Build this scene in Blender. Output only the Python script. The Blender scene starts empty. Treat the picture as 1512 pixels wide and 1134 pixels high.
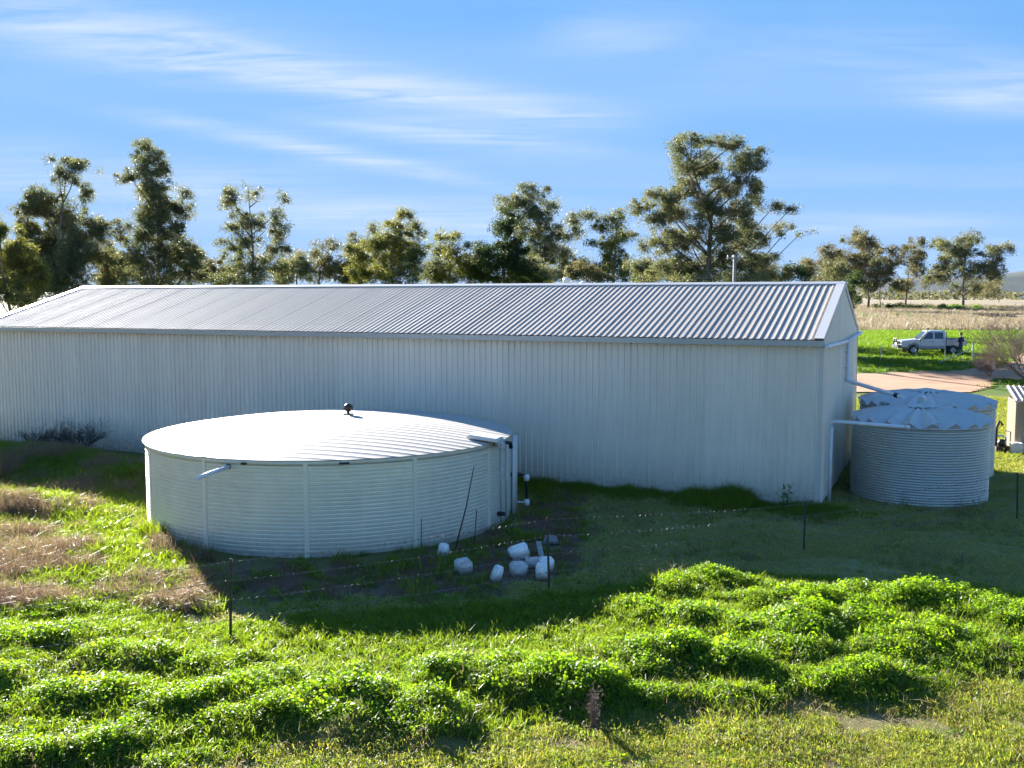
import bpy, bmesh, math, random
import numpy as np
from mathutils import Vector, Matrix, Euler
random.seed(7); RNG = np.random.default_rng(7)
scene = bpy.context.scene
COL = scene.collection
R = math.radians

# ------------------------------------------------------------------ camera
CAM_H, FOC, PITCH = 5.6, 1450.0, 0.0876          # FOC in pixels of a 1512 wide frame
cd = bpy.data.cameras.new('camera'); cam = bpy.data.objects.new('camera', cd); COL.objects.link(cam)
cam.location = (0, 0, CAM_H); cam.rotation_euler = (math.pi/2 - PITCH, 0, 0)
cd.sensor_width = 36; cd.lens = 36*FOC/1512; cd.clip_start = .1; cd.clip_end = 30000
scene.camera = cam
def ray(px, py):
    a, b = (px-756)/FOC, (py-567)/FOC
    c, s = math.cos(PITCH), math.sin(PITCH)
    return np.array([a, c - b*s, -s - b*c])
def project(x, y, z):
    c, s = math.cos(PITCH), math.sin(PITCH); z = z - CAM_H
    d = y*c - z*s; u = y*s + z*c
    return 756 + FOC*x/d, 567 - FOC*u/d

# ------------------------------------------------------------------ world, sun, exposure
SUN_EL, SUN_AZ = R(18.5), R(-31)                  # azimuth from +Y (into the picture), negative = left
sun_dir = Vector((math.sin(SUN_AZ)*math.cos(SUN_EL), math.cos(SUN_AZ)*math.cos(SUN_EL), math.sin(SUN_EL)))
sd = bpy.data.lights.new('sun', 'SUN'); so = bpy.data.objects.new('sun', sd); COL.objects.link(so)
sd.energy = 5.0; sd.angle = R(.55); sd.color = (1, .95, .87)
so.rotation_euler = sun_dir.to_track_quat('Z', 'Y').to_euler(); so.location = sun_dir*60
scene.view_settings.view_transform = 'Standard'; scene.view_settings.look = 'None'
scene.view_settings.exposure = 2.5; scene.view_settings.gamma = 1
scene.view_settings.use_curve_mapping = False
w = bpy.data.worlds.new('World'); scene.world = w; w.use_nodes = True
nt = w.node_tree; nt.nodes.clear()
def N(tree, t, **k):
    n = tree.nodes.new(t)
    for a, v in k.items(): setattr(n, a, v)
    return n
def setin(tree, sock, v):
    if hasattr(v, 'is_output'): tree.links.new(v, sock)
    else: sock.default_value = v
def M_(tree, op, a, b=0.0, c=None, clamp=False):
    n = N(tree, 'ShaderNodeMath', operation=op, use_clamp=clamp)
    setin(tree, n.inputs[0], a); setin(tree, n.inputs[1], b)
    if c is not None: setin(tree, n.inputs[2], c)
    return n.outputs[0]
sky = N(nt, 'ShaderNodeTexSky', sky_type='NISHITA', sun_disc=False)
sky.sun_elevation = SUN_EL; sky.sun_rotation = SUN_AZ
sky.air_density = .8; sky.dust_density = 0.0; sky.ozone_density = 3.0; sky.altitude = 0
tc = N(nt, 'ShaderNodeTexCoord'); sep = N(nt, 'ShaderNodeSeparateXYZ'); nt.links.new(tc.outputs['Generated'], sep.inputs[0])
zc = M_(nt, 'ADD', M_(nt, 'MAXIMUM', sep.outputs[2], 0.0), .04)
U = M_(nt, 'DIVIDE', sep.outputs[0], zc); V = M_(nt, 'DIVIDE', sep.outputs[1], zc)
uv = N(nt, 'ShaderNodeCombineXYZ'); nt.links.new(U, uv.inputs[0]); nt.links.new(V, uv.inputs[1])
def plane(px, py):
    r = ray(px, py); r = r/np.linalg.norm(r); return r[:2]/(r[2]+.04)
total = None
for (x0, y0, x1, y1, wpx, amp) in [(-60, 20, 400, 95, 42, .8), (330, 95, 880, 178, 24, .85), (220, 170, 700, 270, 13, .6),
                                   (470, 175, 860, 220, 20, .55), (1380, 150, 1600, 110, 45, .6), (820, 40, 1000, 60, 40, .35),
                                   (1050, 90, 1400, 60, 40, .28), (-100, 255, 420, 290, 30, .5), (380, 310, 800, 340, 26, .55), (1150, 345, 1420, 330, 14, .35)]:
    a, b = plane(x0, y0), plane(x1, y1); c = (a+b)/2; d = b-a; L = np.linalg.norm(d); d = d/L
    q0, q1 = plane((x0+x1)/2, (y0+y1)/2-wpx), plane((x0+x1)/2, (y0+y1)/2+wpx)
    bw = abs(np.dot(q1-q0, np.array([-d[1], d[0]])))/2 + .02
    du = M_(nt, 'SUBTRACT', U, float(c[0])); dv = M_(nt, 'SUBTRACT', V, float(c[1]))
    s = M_(nt, 'ADD', M_(nt, 'MULTIPLY', du, float(d[0]/(L*.55))), M_(nt, 'MULTIPLY', dv, float(d[1]/(L*.55))))
    t = M_(nt, 'ADD', M_(nt, 'MULTIPLY', du, float(-d[1]/bw)), M_(nt, 'MULTIPLY', dv, float(d[0]/bw)))
    e = M_(nt, 'ADD', M_(nt, 'POWER', M_(nt, 'ABSOLUTE', s), 3.0), M_(nt, 'MULTIPLY', t, t))
    g = M_(nt, 'MULTIPLY', M_(nt, 'EXPONENT', M_(nt, 'MULTIPLY', e, -1.0)), amp)
    total = g if total is None else M_(nt, 'ADD', total, g)
def cloud_noise(scale, rot, stretch, detail, rough, dist):
    mp = N(nt, 'ShaderNodeMapping'); nt.links.new(uv.outputs[0], mp.inputs[0])
    mp.inputs['Rotation'].default_value = (0, 0, rot); mp.inputs['Scale'].default_value = stretch
    nz = N(nt, 'ShaderNodeTexNoise'); nt.links.new(mp.outputs[0], nz.inputs[0])
    nz.inputs['Scale'].default_value = scale; nz.inputs['Detail'].default_value = detail
    nz.inputs['Roughness'].default_value = rough; nz.inputs['Distortion'].default_value = dist
    return nz.outputs[0]
n1 = cloud_noise(2.6, R(-50), (.5, 1.9, 1), 8, .68, .9)
n2 = cloud_noise(.55, R(-50), (.5, 1.2, 1), 3, .6, .3)
mask = M_(nt, 'MULTIPLY', M_(nt, 'MULTIPLY', total, 1.15), M_(nt, 'SUBTRACT', M_(nt, 'MULTIPLY', n1, 1.9), .48, clamp=True))
amb = M_(nt, 'MULTIPLY', M_(nt, 'SUBTRACT', M_(nt, 'MULTIPLY', n2, 2.2), .98, clamp=True), .28)
hzn = M_(nt, 'MULTIPLY', M_(nt, 'SUBTRACT', 1.0, M_(nt, 'MULTIPLY', sep.outputs[2], 6.0), clamp=True), .10)
mask = M_(nt, 'MINIMUM', M_(nt, 'ADD', M_(nt, 'ADD', mask, amb), hzn), .8)
# the camera's highlight roll-off on the bright low-sun sky: c' = m*c/(c+k) per channel
sp3 = N(nt, 'ShaderNodeSeparateColor'); nt.links.new(sky.outputs[0], sp3.inputs[0]); cb3 = N(nt, 'ShaderNodeCombineColor')
for i_, (m_, k_) in enumerate(((.90, 1.9), (1.36, 1.08), (2.35, 1.0))):
    c_ = sp3.outputs[i_]; nt.links.new(M_(nt, 'DIVIDE', M_(nt, 'MULTIPLY', c_, m_), M_(nt, 'ADD', c_, k_)), cb3.inputs[i_])
mixc = N(nt, 'ShaderNodeMix', data_type='RGBA'); nt.links.new(mask, mixc.inputs[0])
nt.links.new(cb3.outputs[0], mixc.inputs[6]); mixc.inputs[7].default_value = (1.75, 1.92, 2.25, 1)
bg = N(nt, 'ShaderNodeBackground'); bg.inputs[1].default_value = .087; nt.links.new(mixc.outputs[2], bg.inputs[0])
w.cycles.sampling_method = 'MANUAL'; w.cycles.sample_map_resolution = 256
wo = N(nt, 'ShaderNodeOutputWorld'); nt.links.new(bg.outputs[0], wo.inputs[0])
scene.cycles.max_bounces = 3; scene.cycles.diffuse_bounces = 2; scene.cycles.glossy_bounces = 2; scene.cycles.transmission_bounces = 2; scene.cycles.volume_bounces = 0
scene.cycles.transparent_max_bounces = 2; scene.cycles.adaptive_threshold = .03; scene.cycles.sample_clamp_indirect = 6
scene.cycles.use_denoising = True

# ------------------------------------------------------------------ numpy noise
def hash2(ix, iy, s):
    h = (ix.astype(np.int64)*374761393 + iy.astype(np.int64)*668265263 + s*69069) & 0xffffffff
    h = ((h ^ (h >> 13))*1274126177) & 0xffffffff
    return ((h ^ (h >> 16)) & 0xffff)/65535.0
def vnoise(x, y, s=0):
    ix, iy = np.floor(x), np.floor(y); fx, fy = x-ix, y-iy
    fx = fx*fx*(3-2*fx); fy = fy*fy*(3-2*fy)
    a, b = hash2(ix, iy, s), hash2(ix+1, iy, s); c, d = hash2(ix, iy+1, s), hash2(ix+1, iy+1, s)
    return (a*(1-fx)+b*fx)*(1-fy) + (c*(1-fx)+d*fx)*fy
def fbm(x, y, s=0, o=4):
    v = 0; a = .5; t = 0
    for i in range(o): v = v + a*vnoise(x, y, s+i*17); t += a; a *= .5; x = x*2.03; y = y*2.03
    return v/t
def sstep(a, b, x):
    t = np.clip((x-a)/(b-a), 0, 1); return t*t*(3-2*t)
def inpoly(px, py, poly):
    r = np.zeros(np.shape(px), bool); n = len(poly)
    for i in range(n):
        x0, y0 = poly[i]; x1, y1 = poly[(i+1) % n]
        c = (y0 > py) != (y1 > py)
        r ^= c & (px < (x1-x0)*(py-y0)/((y1-y0) if y1 != y0 else 1e-9)+x0)
    return r

# ------------------------------------------------------------------ terrain
def terr(x, y):
    x = np.asarray(x, float); y = np.asarray(y, float)
    return sstep(44, 76, y)*1.0 + sstep(140, 320, y)*1.6
def G(px, py, z=None):
    r = ray(px, py); zz = 0.0
    if z is not None: t = (z-CAM_H)/r[2]; return r[0]*t, r[1]*t
    for i in range(30):
        t = (zz-CAM_H)/r[2]; zz = .5*zz + .5*float(terr(r[0]*t, r[1]*t))
    return r[0]*t, r[1]*t
def AT(px, py, Y):
    r = ray(px, py); t = Y/r[1]; return np.array([r[0]*t, Y, CAM_H + r[2]*t])
MOUNDS = [(55, 955, .75, .45, .42), (15, 1010, .6, .45, .36), (190, 975, .8, .4, .30), (300, 985, .7, .35, .25), (325, 1035, .6, .45, .5), (120, 1050, .9, .45, .38),
          (230, 1062, .5, .4, .42), (355, 1075, .55, .4, .38), (480, 1062, .75, .42, .50), (540, 1040, .45, .35, .38), (615, 1068, .42, .32, .42),
          (160, 1110, .8, .45, .34), (40, 1120, .7, .4, .3), (700, 1015, .7, .45, .48), (780, 1010, .55, .4, .50), (850, 1020, .5, .4, .5), 
          (930, 985, .6, .5, .52), (1000, 975, .6, .45, .45), (1080, 985, .5, .4, .45), (1090, 1030, .4, .3, .30), (960, 1040, .5, .25, .22), (1110, 940, .7, .5, .42), (1200, 935, .75, .5, .48), (1290, 930, .6, .45, .42), (1330, 970, .8, .4, .42),
          (1400, 900, 1.1, .5, .50), (1480, 915, .8, .4, .45), (1370, 950, .9, .4, .40), (1240, 1010, .8, .35, .38), (1180, 965, .6, .4, .38), (1030, 920, .6, .4, .45), (1080, 868, .5, .35, .42), (1010, 872, .5, .35, .36),
          (950, 905, .6, .4, .42),   (1450, 965, .7, .4, .35), (1160, 890, .9, .4, .35), (1260, 895, .9, .4, .34),
          (400, 1010, .8, .35, .28), (90, 905, .5, .3, .25), (1560, 930, 1., .5, .45), (-60, 960, .8, .5, .4), (-80, 1060, .8, .5, .4)]
MW = [(*G(a, b), rx*1.12, ry*1.2, h) for a, b, rx, ry, h in MOUNDS]
MAL = [(-400, 890), (110, 880), (250, 900), (330, 925), (420, 925), (560, 900), (700, 890), (850, 880), (950, 862), (1020, 840), (1110, 848), (1300, 872), (1512, 886), (1900, 915), (1900, 1010), (1500, 1000),
       (1390, 1025), (1330, 1045), (1200, 1030), (1120, 1055), (900, 1060), (850, 1075), (700, 1090), (560, 1085), (420, 1100), (300, 1120), (230, 1150), (220, 1400), (-400, 1400)]
def zone(x, y, poly, amp=16, f=.9, s=3):
    px, py = project(x, y, 0.0*x)
    py = py + (fbm(x*f, y*f, s)-.5)*2*amp*1.6; px = px + (fbm(x*f, y*f, s+50)-.5)*2*amp*2
    return inpoly(px, py, poly)
def mound_h(x, y):
    h = np.zeros(np.shape(x)); wx = (fbm(x*1.1, y*1.1, 201, 3)-.5)*1.3; wy = (fbm(x*1.1, y*1.1, 202, 3)-.5)*1.0
    x0_, y0_ = x, y; x = x+wx; y = y+wy
    for cx, cy, rx, ry, hh in MW:
        d = ((x-cx)/rx)**2 + ((y-cy)/ry)**2
        h = np.maximum(h, hh*np.exp(-d*.8)*(.8+.4*((cx*7.3) % 1)))
    x, y = x0_, y0_; n = fbm(x*1.6, y*1.9, 11, 4)
    mz = sstep(8, 12, y)*(1-sstep(24, 26, y))
    return .66*(h*(.5+.85*n)+.24*np.clip(fbm(x*1.7, y*1.9, 15, 3)-.5, 0, 1)*(h > .02))*mz
def height(x, y):
    x = np.asarray(x, float); y = np.asarray(y, float)
    near = (1-sstep(40, 60, y))
    berm = sum(h_*np.exp(-((x-cx_)/rx_)**2-((y-cy_)/ry_)**2) for cx_, cy_, rx_, ry_, h_ in ((-15.2, 31.5, 2.6, 1.8, .65), (-11.8, 29.2, 1.6, 1.3, .45), (-18.5, 33.0, 2.2, 1.6, .55), (-12.8, 25.4, 1.6, 1.2, .35)))
    return terr(x, y) + near*(berm + mound_h(x, y) + (fbm(x*.7, y*.7, 5)-.5)*.10)

# ------------------------------------------------------------------ material helpers
def newmat(name):
    m = bpy.data.materials.new(name); m.use_nodes = True; t = m.node_tree; t.nodes.clear()
    o = N(t, 'ShaderNodeOutputMaterial'); b = N(t, 'ShaderNodeBsdfPrincipled'); t.links.new(b.outputs[0], o.inputs[0])
    return m, t, b, o
def noise(t, scale, detail=4, rough=.55, coord='Object', stretch=None, dist=0):
    c = N(t, 'ShaderNodeTexCoord'); n = N(t, 'ShaderNodeTexNoise')
    n.inputs['Scale'].default_value = scale; n.inputs['Detail'].default_value = detail; n.inputs['Roughness'].default_value = rough
    n.inputs['Distortion'].default_value = dist
    if stretch:
        mp = N(t, 'ShaderNodeMapping'); mp.inputs['Scale'].default_value = stretch
        t.links.new(c.outputs[coord], mp.inputs[0]); t.links.new(mp.outputs[0], n.inputs[0])
    else: t.links.new(c.outputs[coord], n.inputs[0])
    return n.outputs[0]
def ramp(t, fac, stops):
    r = N(t, 'ShaderNodeValToRGB'); t.links.new(fac, r.inputs[0]); e = r.color_ramp.elements
    while len(e) < len(stops): e.new(.5)
    for i, (p, c) in enumerate(stops): e[i].position = p; e[i].color = (*c, 1)
    return r.outputs[0]
def mix(t, fac, a, b, blend='MIX'):
    m = N(t, 'ShaderNodeMix', data_type='RGBA', blend_type=blend)
    setin(t, m.inputs[0], fac)
    for s, v in ((m.inputs[6], a), (m.inputs[7], b)): setin(t, s, v if hasattr(v, 'is_output') else (*v, 1))
    return m.outputs[2]
def bump(t, b, h, strength, dist=.01):
    n = N(t, 'ShaderNodeBump'); n.inputs['Strength'].default_value = strength; n.inputs['Distance'].default_value = dist
    t.links.new(h, n.inputs['Height']); t.links.new(n.outputs[0], b.inputs['Normal'])
def simple(name, col, rough=.5, metal=0., var=.12, scale=6., bumps=0., spec=.5, coord='Object'):
    m, t, b, o = newmat(name); n = noise(t, scale, 5, coord=coord)
    c1 = tuple(x*(1-var) for x in col); c2 = tuple(min(1, x*(1+var)) for x in col)
    t.links.new(ramp(t, n, [(.3, c1), (.7, c2)]), b.inputs['Base Color'])
    b.inputs['Roughness'].default_value = rough; b.inputs['Metallic'].default_value = metal; b.inputs['Specular IOR Level'].default_value = spec
    if bumps: bump(t, b, noise(t, scale*8, 5), bumps)
    return m
def metalsheet(name, col, rough=.38, metal=.35, dirt=(.30, .29, .26), streak=(1, 1, .12), dirtamt=.25, rnd=.06, bottom=None):
    m, t, b, o = newmat(name)
    oi = N(t, 'ShaderNodeObjectInfo')
    v = M_(t, 'ADD', 1-rnd, M_(t, 'MULTIPLY', oi.outputs['Random'], 2*rnd))
    n = noise(t, 5, 5, coord='Object', stretch=streak)
    n2 = noise(t, 1.1, 4, coord='Object')
    f = M_(t, 'MULTIPLY', M_(t, 'MULTIPLY', n, n2), dirtamt*3.2)
    c = mix(t, f, col, dirt)
    if bottom:
        tcn = N(t, 'ShaderNodeTexCoord'); sp = N(t, 'ShaderNodeSeparateXYZ'); t.links.new(tcn.outputs['Object'], sp.inputs[0])
        k = M_(t, 'SUBTRACT', 1.0, M_(t, 'DIVIDE', sp.outputs[2], bottom[0]), clamp=True)
        k = M_(t, 'MULTIPLY', M_(t, 'MULTIPLY', k, k), M_(t, 'MULTIPLY', noise(t, 9, 5), bottom[1]*1.8), clamp=True)
        c = mix(t, k, c, bottom[2])
    vv = N(t, 'ShaderNodeVectorMath', operation='SCALE'); t.links.new(c, vv.inputs[0]); t.links.new(v, vv.inputs['Scale'])
    t.links.new(vv.outputs[0], b.inputs['Base Color'])
    b.inputs['Metallic'].default_value = metal; b.inputs['Specular IOR Level'].default_value = .3 if metal == 0 else .5
    t.links.new(M_(t, 'ADD', rough-.06, M_(t, 'MULTIPLY', n2, .14)), b.inputs['Roughness'])
    return m
def leafmat(name, cols, trans=.45, rough=.5, rnd=.25, tint=(1., 1.15, .5), spec=.3, attr=None):
    """leaf: diffuse + translucent, colour varies by instance and by leaf"""
    m = bpy.data.materials.new(name); m.use_nodes = True; t = m.node_tree; t.nodes.clear()
    o = N(t, 'ShaderNodeOutputMaterial'); b = N(t, 'ShaderNodeBsdfPrincipled'); tr = N(t, 'ShaderNodeBsdfTranslucent'); ms = N(t, 'ShaderNodeMixShader')
    if attr:
        a = N(t, 'ShaderNodeAttribute', attribute_name=attr); f = a.outputs['Fac']
    else:
        oi = N(t, 'ShaderNodeObjectInfo'); f = oi.outputs['Random']
        f = M_(t, 'ADD', M_(t, 'MULTIPLY', f, .75), M_(t, 'MULTIPLY', noise(t, 23, 2), .25))
    c = ramp(t, f, [(i/(len(cols)-1), x) for i, x in enumerate(cols)])
    t.links.new(c, b.inputs['Base Color']); b.inputs['Roughness'].default_value = rough; b.inputs['Specular IOR Level'].default_value = spec
    tm = mix(t, 1.0, c, tint, 'MULTIPLY')
    sc = N(t, 'ShaderNodeVectorMath', operation='SCALE'); t.links.new(tm, sc.inputs[0]); sc.inputs['Scale'].default_value = 1.95
    t.links.new(sc.outputs[0], tr.inputs[0])
    ms.inputs[0].default_value = trans; t.links.new(b.outputs[0], ms.inputs[1]); t.links.new(tr.outputs[0], ms.inputs[2]); t.links.new(ms.outputs[0], o.inputs[0])
    return m

# ------------------------------------------------------------------ mesh helpers
class MB:
    def __init__(s): s.v = []; s.f = []; s.m = []; s.cur = 0; s.smooth = []
    def add(s, vs, fs, sm=False):
        k = len(s.v); s.v += [tuple(map(float, v)) for v in vs]
        for f in fs: s.f.append(tuple(i+k for i in f)); s.m.append(s.cur); s.smooth.append(sm)
        return s
    def box(s, c, d, rz=0, rx=0, ry=0):
        x, y, z = d[0]/2, d[1]/2, d[2]/2
        mt = Matrix.Translation(c) @ Euler((rx, ry, rz)).to_matrix().to_4x4()
        vs = [mt @ Vector(p) for p in ((-x, -y, -z), (x, -y, -z), (x, y, -z), (-x, y, -z), (-x, -y, z), (x, -y, z), (x, y, z), (-x, y, z))]
        return s.add(vs, [(0, 3, 2, 1), (4, 5, 6, 7), (0, 1, 5, 4), (1, 2, 6, 5), (2, 3, 7, 6), (3, 0, 4, 7)])
    def prism(s, poly, a, b, axis='y', taper=None):
        """2-D polygon (u, v) swept along axis from a to b"""
        n = len(poly)
        def P(u, v, t):
            return (u, t, v) if axis == 'y' else ((t, u, v) if axis == 'x' else (u, v, t))
        q = taper or poly
        vs = [P(u, v, a) for u, v in poly] + [P(u, v, b) for u, v in q]
        fs = [tuple(range(n)), tuple(range(2*n-1, n-1, -1))] + [(i, i+n, (i+1) % n+n, (i+1) % n) for i in range(n)]
        return s.add(vs, fs)
    def tube(s, pts, r, n=8, cap=True, sm=True):
        pts = [Vector(p) for p in pts]; rs = r if isinstance(r, (list, tuple)) else [r]*len(pts)
        vs = []; up = None
        for i, p in enumerate(pts):
            d = (pts[min(i+1, len(pts)-1)] - pts[max(i-1, 0)]).normalized()
            if up is None: up = Vector((0, 0, 1)) if abs(d.z) < .9 else Vector((1, 0, 0))
            x = d.cross(up).normalized(); y = x.cross(d).normalized(); up = y
            for k in range(n):
                a = 2*math.pi*k/n; vs.append(p + (x*math.cos(a)+y*math.sin(a))*rs[i])
        fs = []
        for i in range(len(pts)-1):
            for k in range(n): fs.append((i*n+k, i*n+(k+1) % n, (i+1)*n+(k+1) % n, (i+1)*n+k))
        s.add(vs, fs, sm)
        if cap:
            k0 = len(s.v)-len(vs)
            s.f += [tuple(k0+i for i in range(n))[::-1], tuple(k0+(len(pts)-1)*n+i for i in range(n))]; s.m += [s.cur]*2; s.smooth += [False]*2
        return s
    def lathe(s, prof, n=24, c=(0, 0, 0), axis='z', sm=True):
        vs = []; 
        for r, z in prof:
            for k in range(n):
                a = 2*math.pi*k/n; p = (r*math.cos(a), r*math.sin(a), z)
                if axis == 'y': p = (p[0], p[2], p[1])
                if axis == 'x': p = (p[2], p[0], p[1])
                vs.append((p[0]+c[0], p[1]+c[1], p[2]+c[2]))
        fs = [(i*n+k, i*n+(k+1) % n, (i+1)*n+(k+1) % n, (i+1)*n+k) for i in range(len(prof)-1) for k in range(n)]
        return s.add(vs, fs, sm)
    def mesh(s, name, mats):
        me = bpy.data.meshes.new(name); me.from_pydata(s.v, [], s.f); 
        for m in (mats if isinstance(mats, (list, tuple)) else [mats]): me.materials.append(m)
        me.polygons.foreach_set('material_index', s.m); me.polygons.foreach_set('use_smooth', s.smooth); me.update()
        return me
    def build(s, name, mats, parent=None, loc=(0, 0, 0), rot=(0, 0, 0)):
        return link(name, s.mesh(name, mats), parent, loc, rot)
def link(name, me, parent=None, loc=(0, 0, 0), rot=(0, 0, 0)):
    o = bpy.data.objects.new(name, me); COL.objects.link(o); o.parent = parent; o.location = loc; o.rotation_euler = rot
    return o
def tag(o, label=None, cat=None, group=None, kind=None):
    if label: o['label'] = label
    if cat: o['category'] = cat
    if group: o['group'] = group
    if kind: o['kind'] = kind
    return o
def thing(name, label, cat, loc=(0, 0, 0), rz=0, group=None):
    o = bpy.data.objects.new(name, None); COL.objects.link(o); o.empty_display_size = .3
    o.location = loc; o.rotation_euler = (0, 0, rz)
    return tag(o, label, cat, group)
def npmesh(name, V, F, mats, mi=None, attrs=None):
    """V (n,3); F list of equal-length index arrays (m,k)"""
    me = bpy.data.meshes.new(name); k = F.shape[1]
    me.vertices.add(len(V)); me.vertices.foreach_set('co', np.asarray(V, np.float32).ravel())
    me.loops.add(F.size); me.loops.foreach_set('vertex_index', F.astype(np.int32).ravel())
    me.polygons.add(len(F)); me.polygons.foreach_set('loop_start', np.arange(0, F.size, k, dtype=np.int32))
    for m in (mats if isinstance(mats, (list, tuple)) else [mats]): me.materials.append(m)
    if mi is not None: me.polygons.foreach_set('material_index', np.asarray(mi, np.int32))
    for nme, (dom, arr) in (attrs or {}).items():
        at = me.attributes.new(nme, 'FLOAT', dom); at.data.foreach_set('value', np.asarray(arr, np.float32))
    me.update(calc_edges=True); me.validate()
    return me

# ------------------------------------------------------------------ materials
WALLM = metalsheet('painted_steel_wall', (.93, .82, .68), rough=.42, metal=.05, dirt=(.55, .50, .42), streak=(1, 1, .07), dirtamt=.24, rnd=.04, bottom=(1.5, .9, (.33, .31, .26)))
GABM = metalsheet('painted_steel_gable', (.94, .83, .69), rough=.34, metal=.05, dirt=(.45, .44, .40), dirtamt=.14, rnd=.03)
ROOFM = metalsheet('zinc_roof', (.39, .34, .295), rough=.75, metal=0., dirt=(.45, .43, .41), streak=(1, .15, .15), dirtamt=.16, rnd=.05)
TRIM = metalsheet('steel_trim', (.64, .60, .56), rough=.42, metal=.25, dirtamt=.1, rnd=.01)
GUTM = metalsheet('gutter_steel', (.48, .52, .54), rough=.4, metal=.3, dirtamt=.1, rnd=.01)
PVC = simple('white_pvc', (.72, .73, .74), .35, var=.06)
TANKW = metalsheet('tank_wall_steel', (.88, .82, .68), rough=.36, metal=.25, dirt=(.40, .42, .34), streak=(.5, .5, .9), dirtamt=.30, rnd=.06, bottom=(.9, .7, (.40, .36, .33)))
TANKR = metalsheet('tank_roof_steel', (.40, .365, .32), rough=.52, metal=0., dirt=(.5, .49, .47), streak=(.2, 1, 1), dirtamt=.12, rnd=.02)
STRIP = metalsheet('tank_strip_steel', (.86, .80, .66), rough=.42, metal=.2, dirtamt=.1, rnd=.02)
GALV = metalsheet('galvanised_corrugated', (.52, .51, .45), rough=.36, metal=.4, dirt=(.34, .36, .33), streak=(1, 1, .3), dirtamt=.32, rnd=.02)
GALVR = metalsheet('galvanised_tank_roof', (.60, .57, .54), rough=.5, metal=.4, dirt=(.46, .45, .43), dirtamt=.2, rnd=.02)
BLACK = simple('black_plastic', (.018, .018, .02), .45, var=.2)
DARKST = simple('weathered_post_steel', (.085, .062, .048), .8, .3, var=.4, scale=12)
WIRE = simple('fence_wire', (.20, .18, .16), .6, .4, var=.2)
WHITEPL = simple('weathered_white_plastic', (.90, .86, .80), .45, var=.12, scale=4, bumps=.15)
GREYPL = simple('grey_weathered_block', (.60, .56, .53), .7, var=.22, scale=5, bumps=.3)
for m_ in (WHITEPL, GREYPL):          # soil splashed up from below
    t = m_.node_tree; b = [n for n in t.nodes if n.type == 'BSDF_PRINCIPLED'][0]; old = b.inputs['Base Color'].links[0].from_socket
    tcn = N(t, 'ShaderNodeTexCoord'); sp = N(t, 'ShaderNodeSeparateXYZ'); t.links.new(tcn.outputs['Object'], sp.inputs[0])
    k_ = M_(t, 'MULTIPLY', M_(t, 'SUBTRACT', .10, sp.outputs[2], clamp=True), M_(t, 'MULTIPLY', noise(t, 11, 6, .7), 6.), clamp=True)
    t.links.new(mix(t, k_, old, (.16, .12, .09)), b.inputs['Base Color'])
TIMBER = simple('grey_timber', (.30, .27, .24), .85, var=.3, scale=9)
BARK = simple('gum_bark', (.17, .145, .12), .9, var=.45, scale=.8, bumps=.3)
BARKD = simple('dark_bark', (.075, .06, .048), .9, var=.4, scale=.8)
TWIG = simple('dead_twig', (.22, .155, .13), .9, var=.3, scale=3)
DRYM = leafmat('dry_grass', [(.11, .085, .05), (.18, .14, .08), (.26, .20, .12), (.14, .11, .065)], trans=.25, tint=(1, .95, .8))
DRYR = leafmat('dry_weed_reddish', [(.14, .085, .058), (.23, .145, .10), (.19, .115, .08)], trans=.25, tint=(1, .92, .8))
STRAW = leafmat('dry_field_straw', [(.165, .14, .098), (.22, .185, .135), (.15, .13, .09)], trans=.3, tint=(1, .95, .75))
MALM = leafmat('weed_leaf', [(.085, .165, .012), (.115, .20, .014), (.15, .235, .018), (.095, .18, .016)], trans=.56, rough=.45, tint=(1.08, 1.12, .3), spec=.28)
GRSM = leafmat('grass_blade', [(.08, .12, .018), (.12, .165, .02), (.16, .19, .028)], trans=.45, rough=.45, tint=(1.1, 1.15, .35))
YGRM = leafmat('short_yellow_grass', [(.11, .18, .025), (.15, .20, .03), (.19, .205, .045), (.26, .215, .09)], trans=.42, rough=.5, tint=(1.1, 1.05, .4))
DGRM = leafmat('mown_grass_blade', [(.22, .235, .085), (.28, .275, .11), (.36, .32, .17)], trans=.35, tint=(1.1, 1.1, .4))
LAWNM = leafmat('lawn_grass_blade', [(.055, .105, .008), (.07, .12, .010), (.085, .13, .014)], trans=.5, tint=(1.2, 1.2, .25))
EUC = leafmat('gum_leaf', [(.066, .076, .042), (.098, .108, .058), (.130, .134, .074), (.165, .152, .092)], trans=.32, attr='var', tint=(1.0, 1.0, .62), spec=.1)
EUCY = leafmat('yellow_gum_leaf', [(.06, .072, .028), (.095, .106, .038), (.125, .130, .048), (.15, .143, .056)], trans=.35, attr='var', tint=(1.1, 1.05, .4), spec=.1)
EUCD = leafmat('dark_pine_leaf', [(.022, .034, .014), (.035, .052, .020), (.05, .068, .026)], trans=.25, attr='var', tint=(1.0, 1.1, .5), spec=.1)
EUCG = leafmat('grey_far_leaf', [(.075, .08, .046), (.11, .11, .064), (.145, .135, .084)], trans=.3, attr='var', tint=(1.1, 1., .55), spec=.1)
BUSHM = leafmat('green_bush_leaf', [(.06, .10, .02), (.09, .15, .025), (.12, .18, .03)], trans=.35, attr='var')

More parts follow.
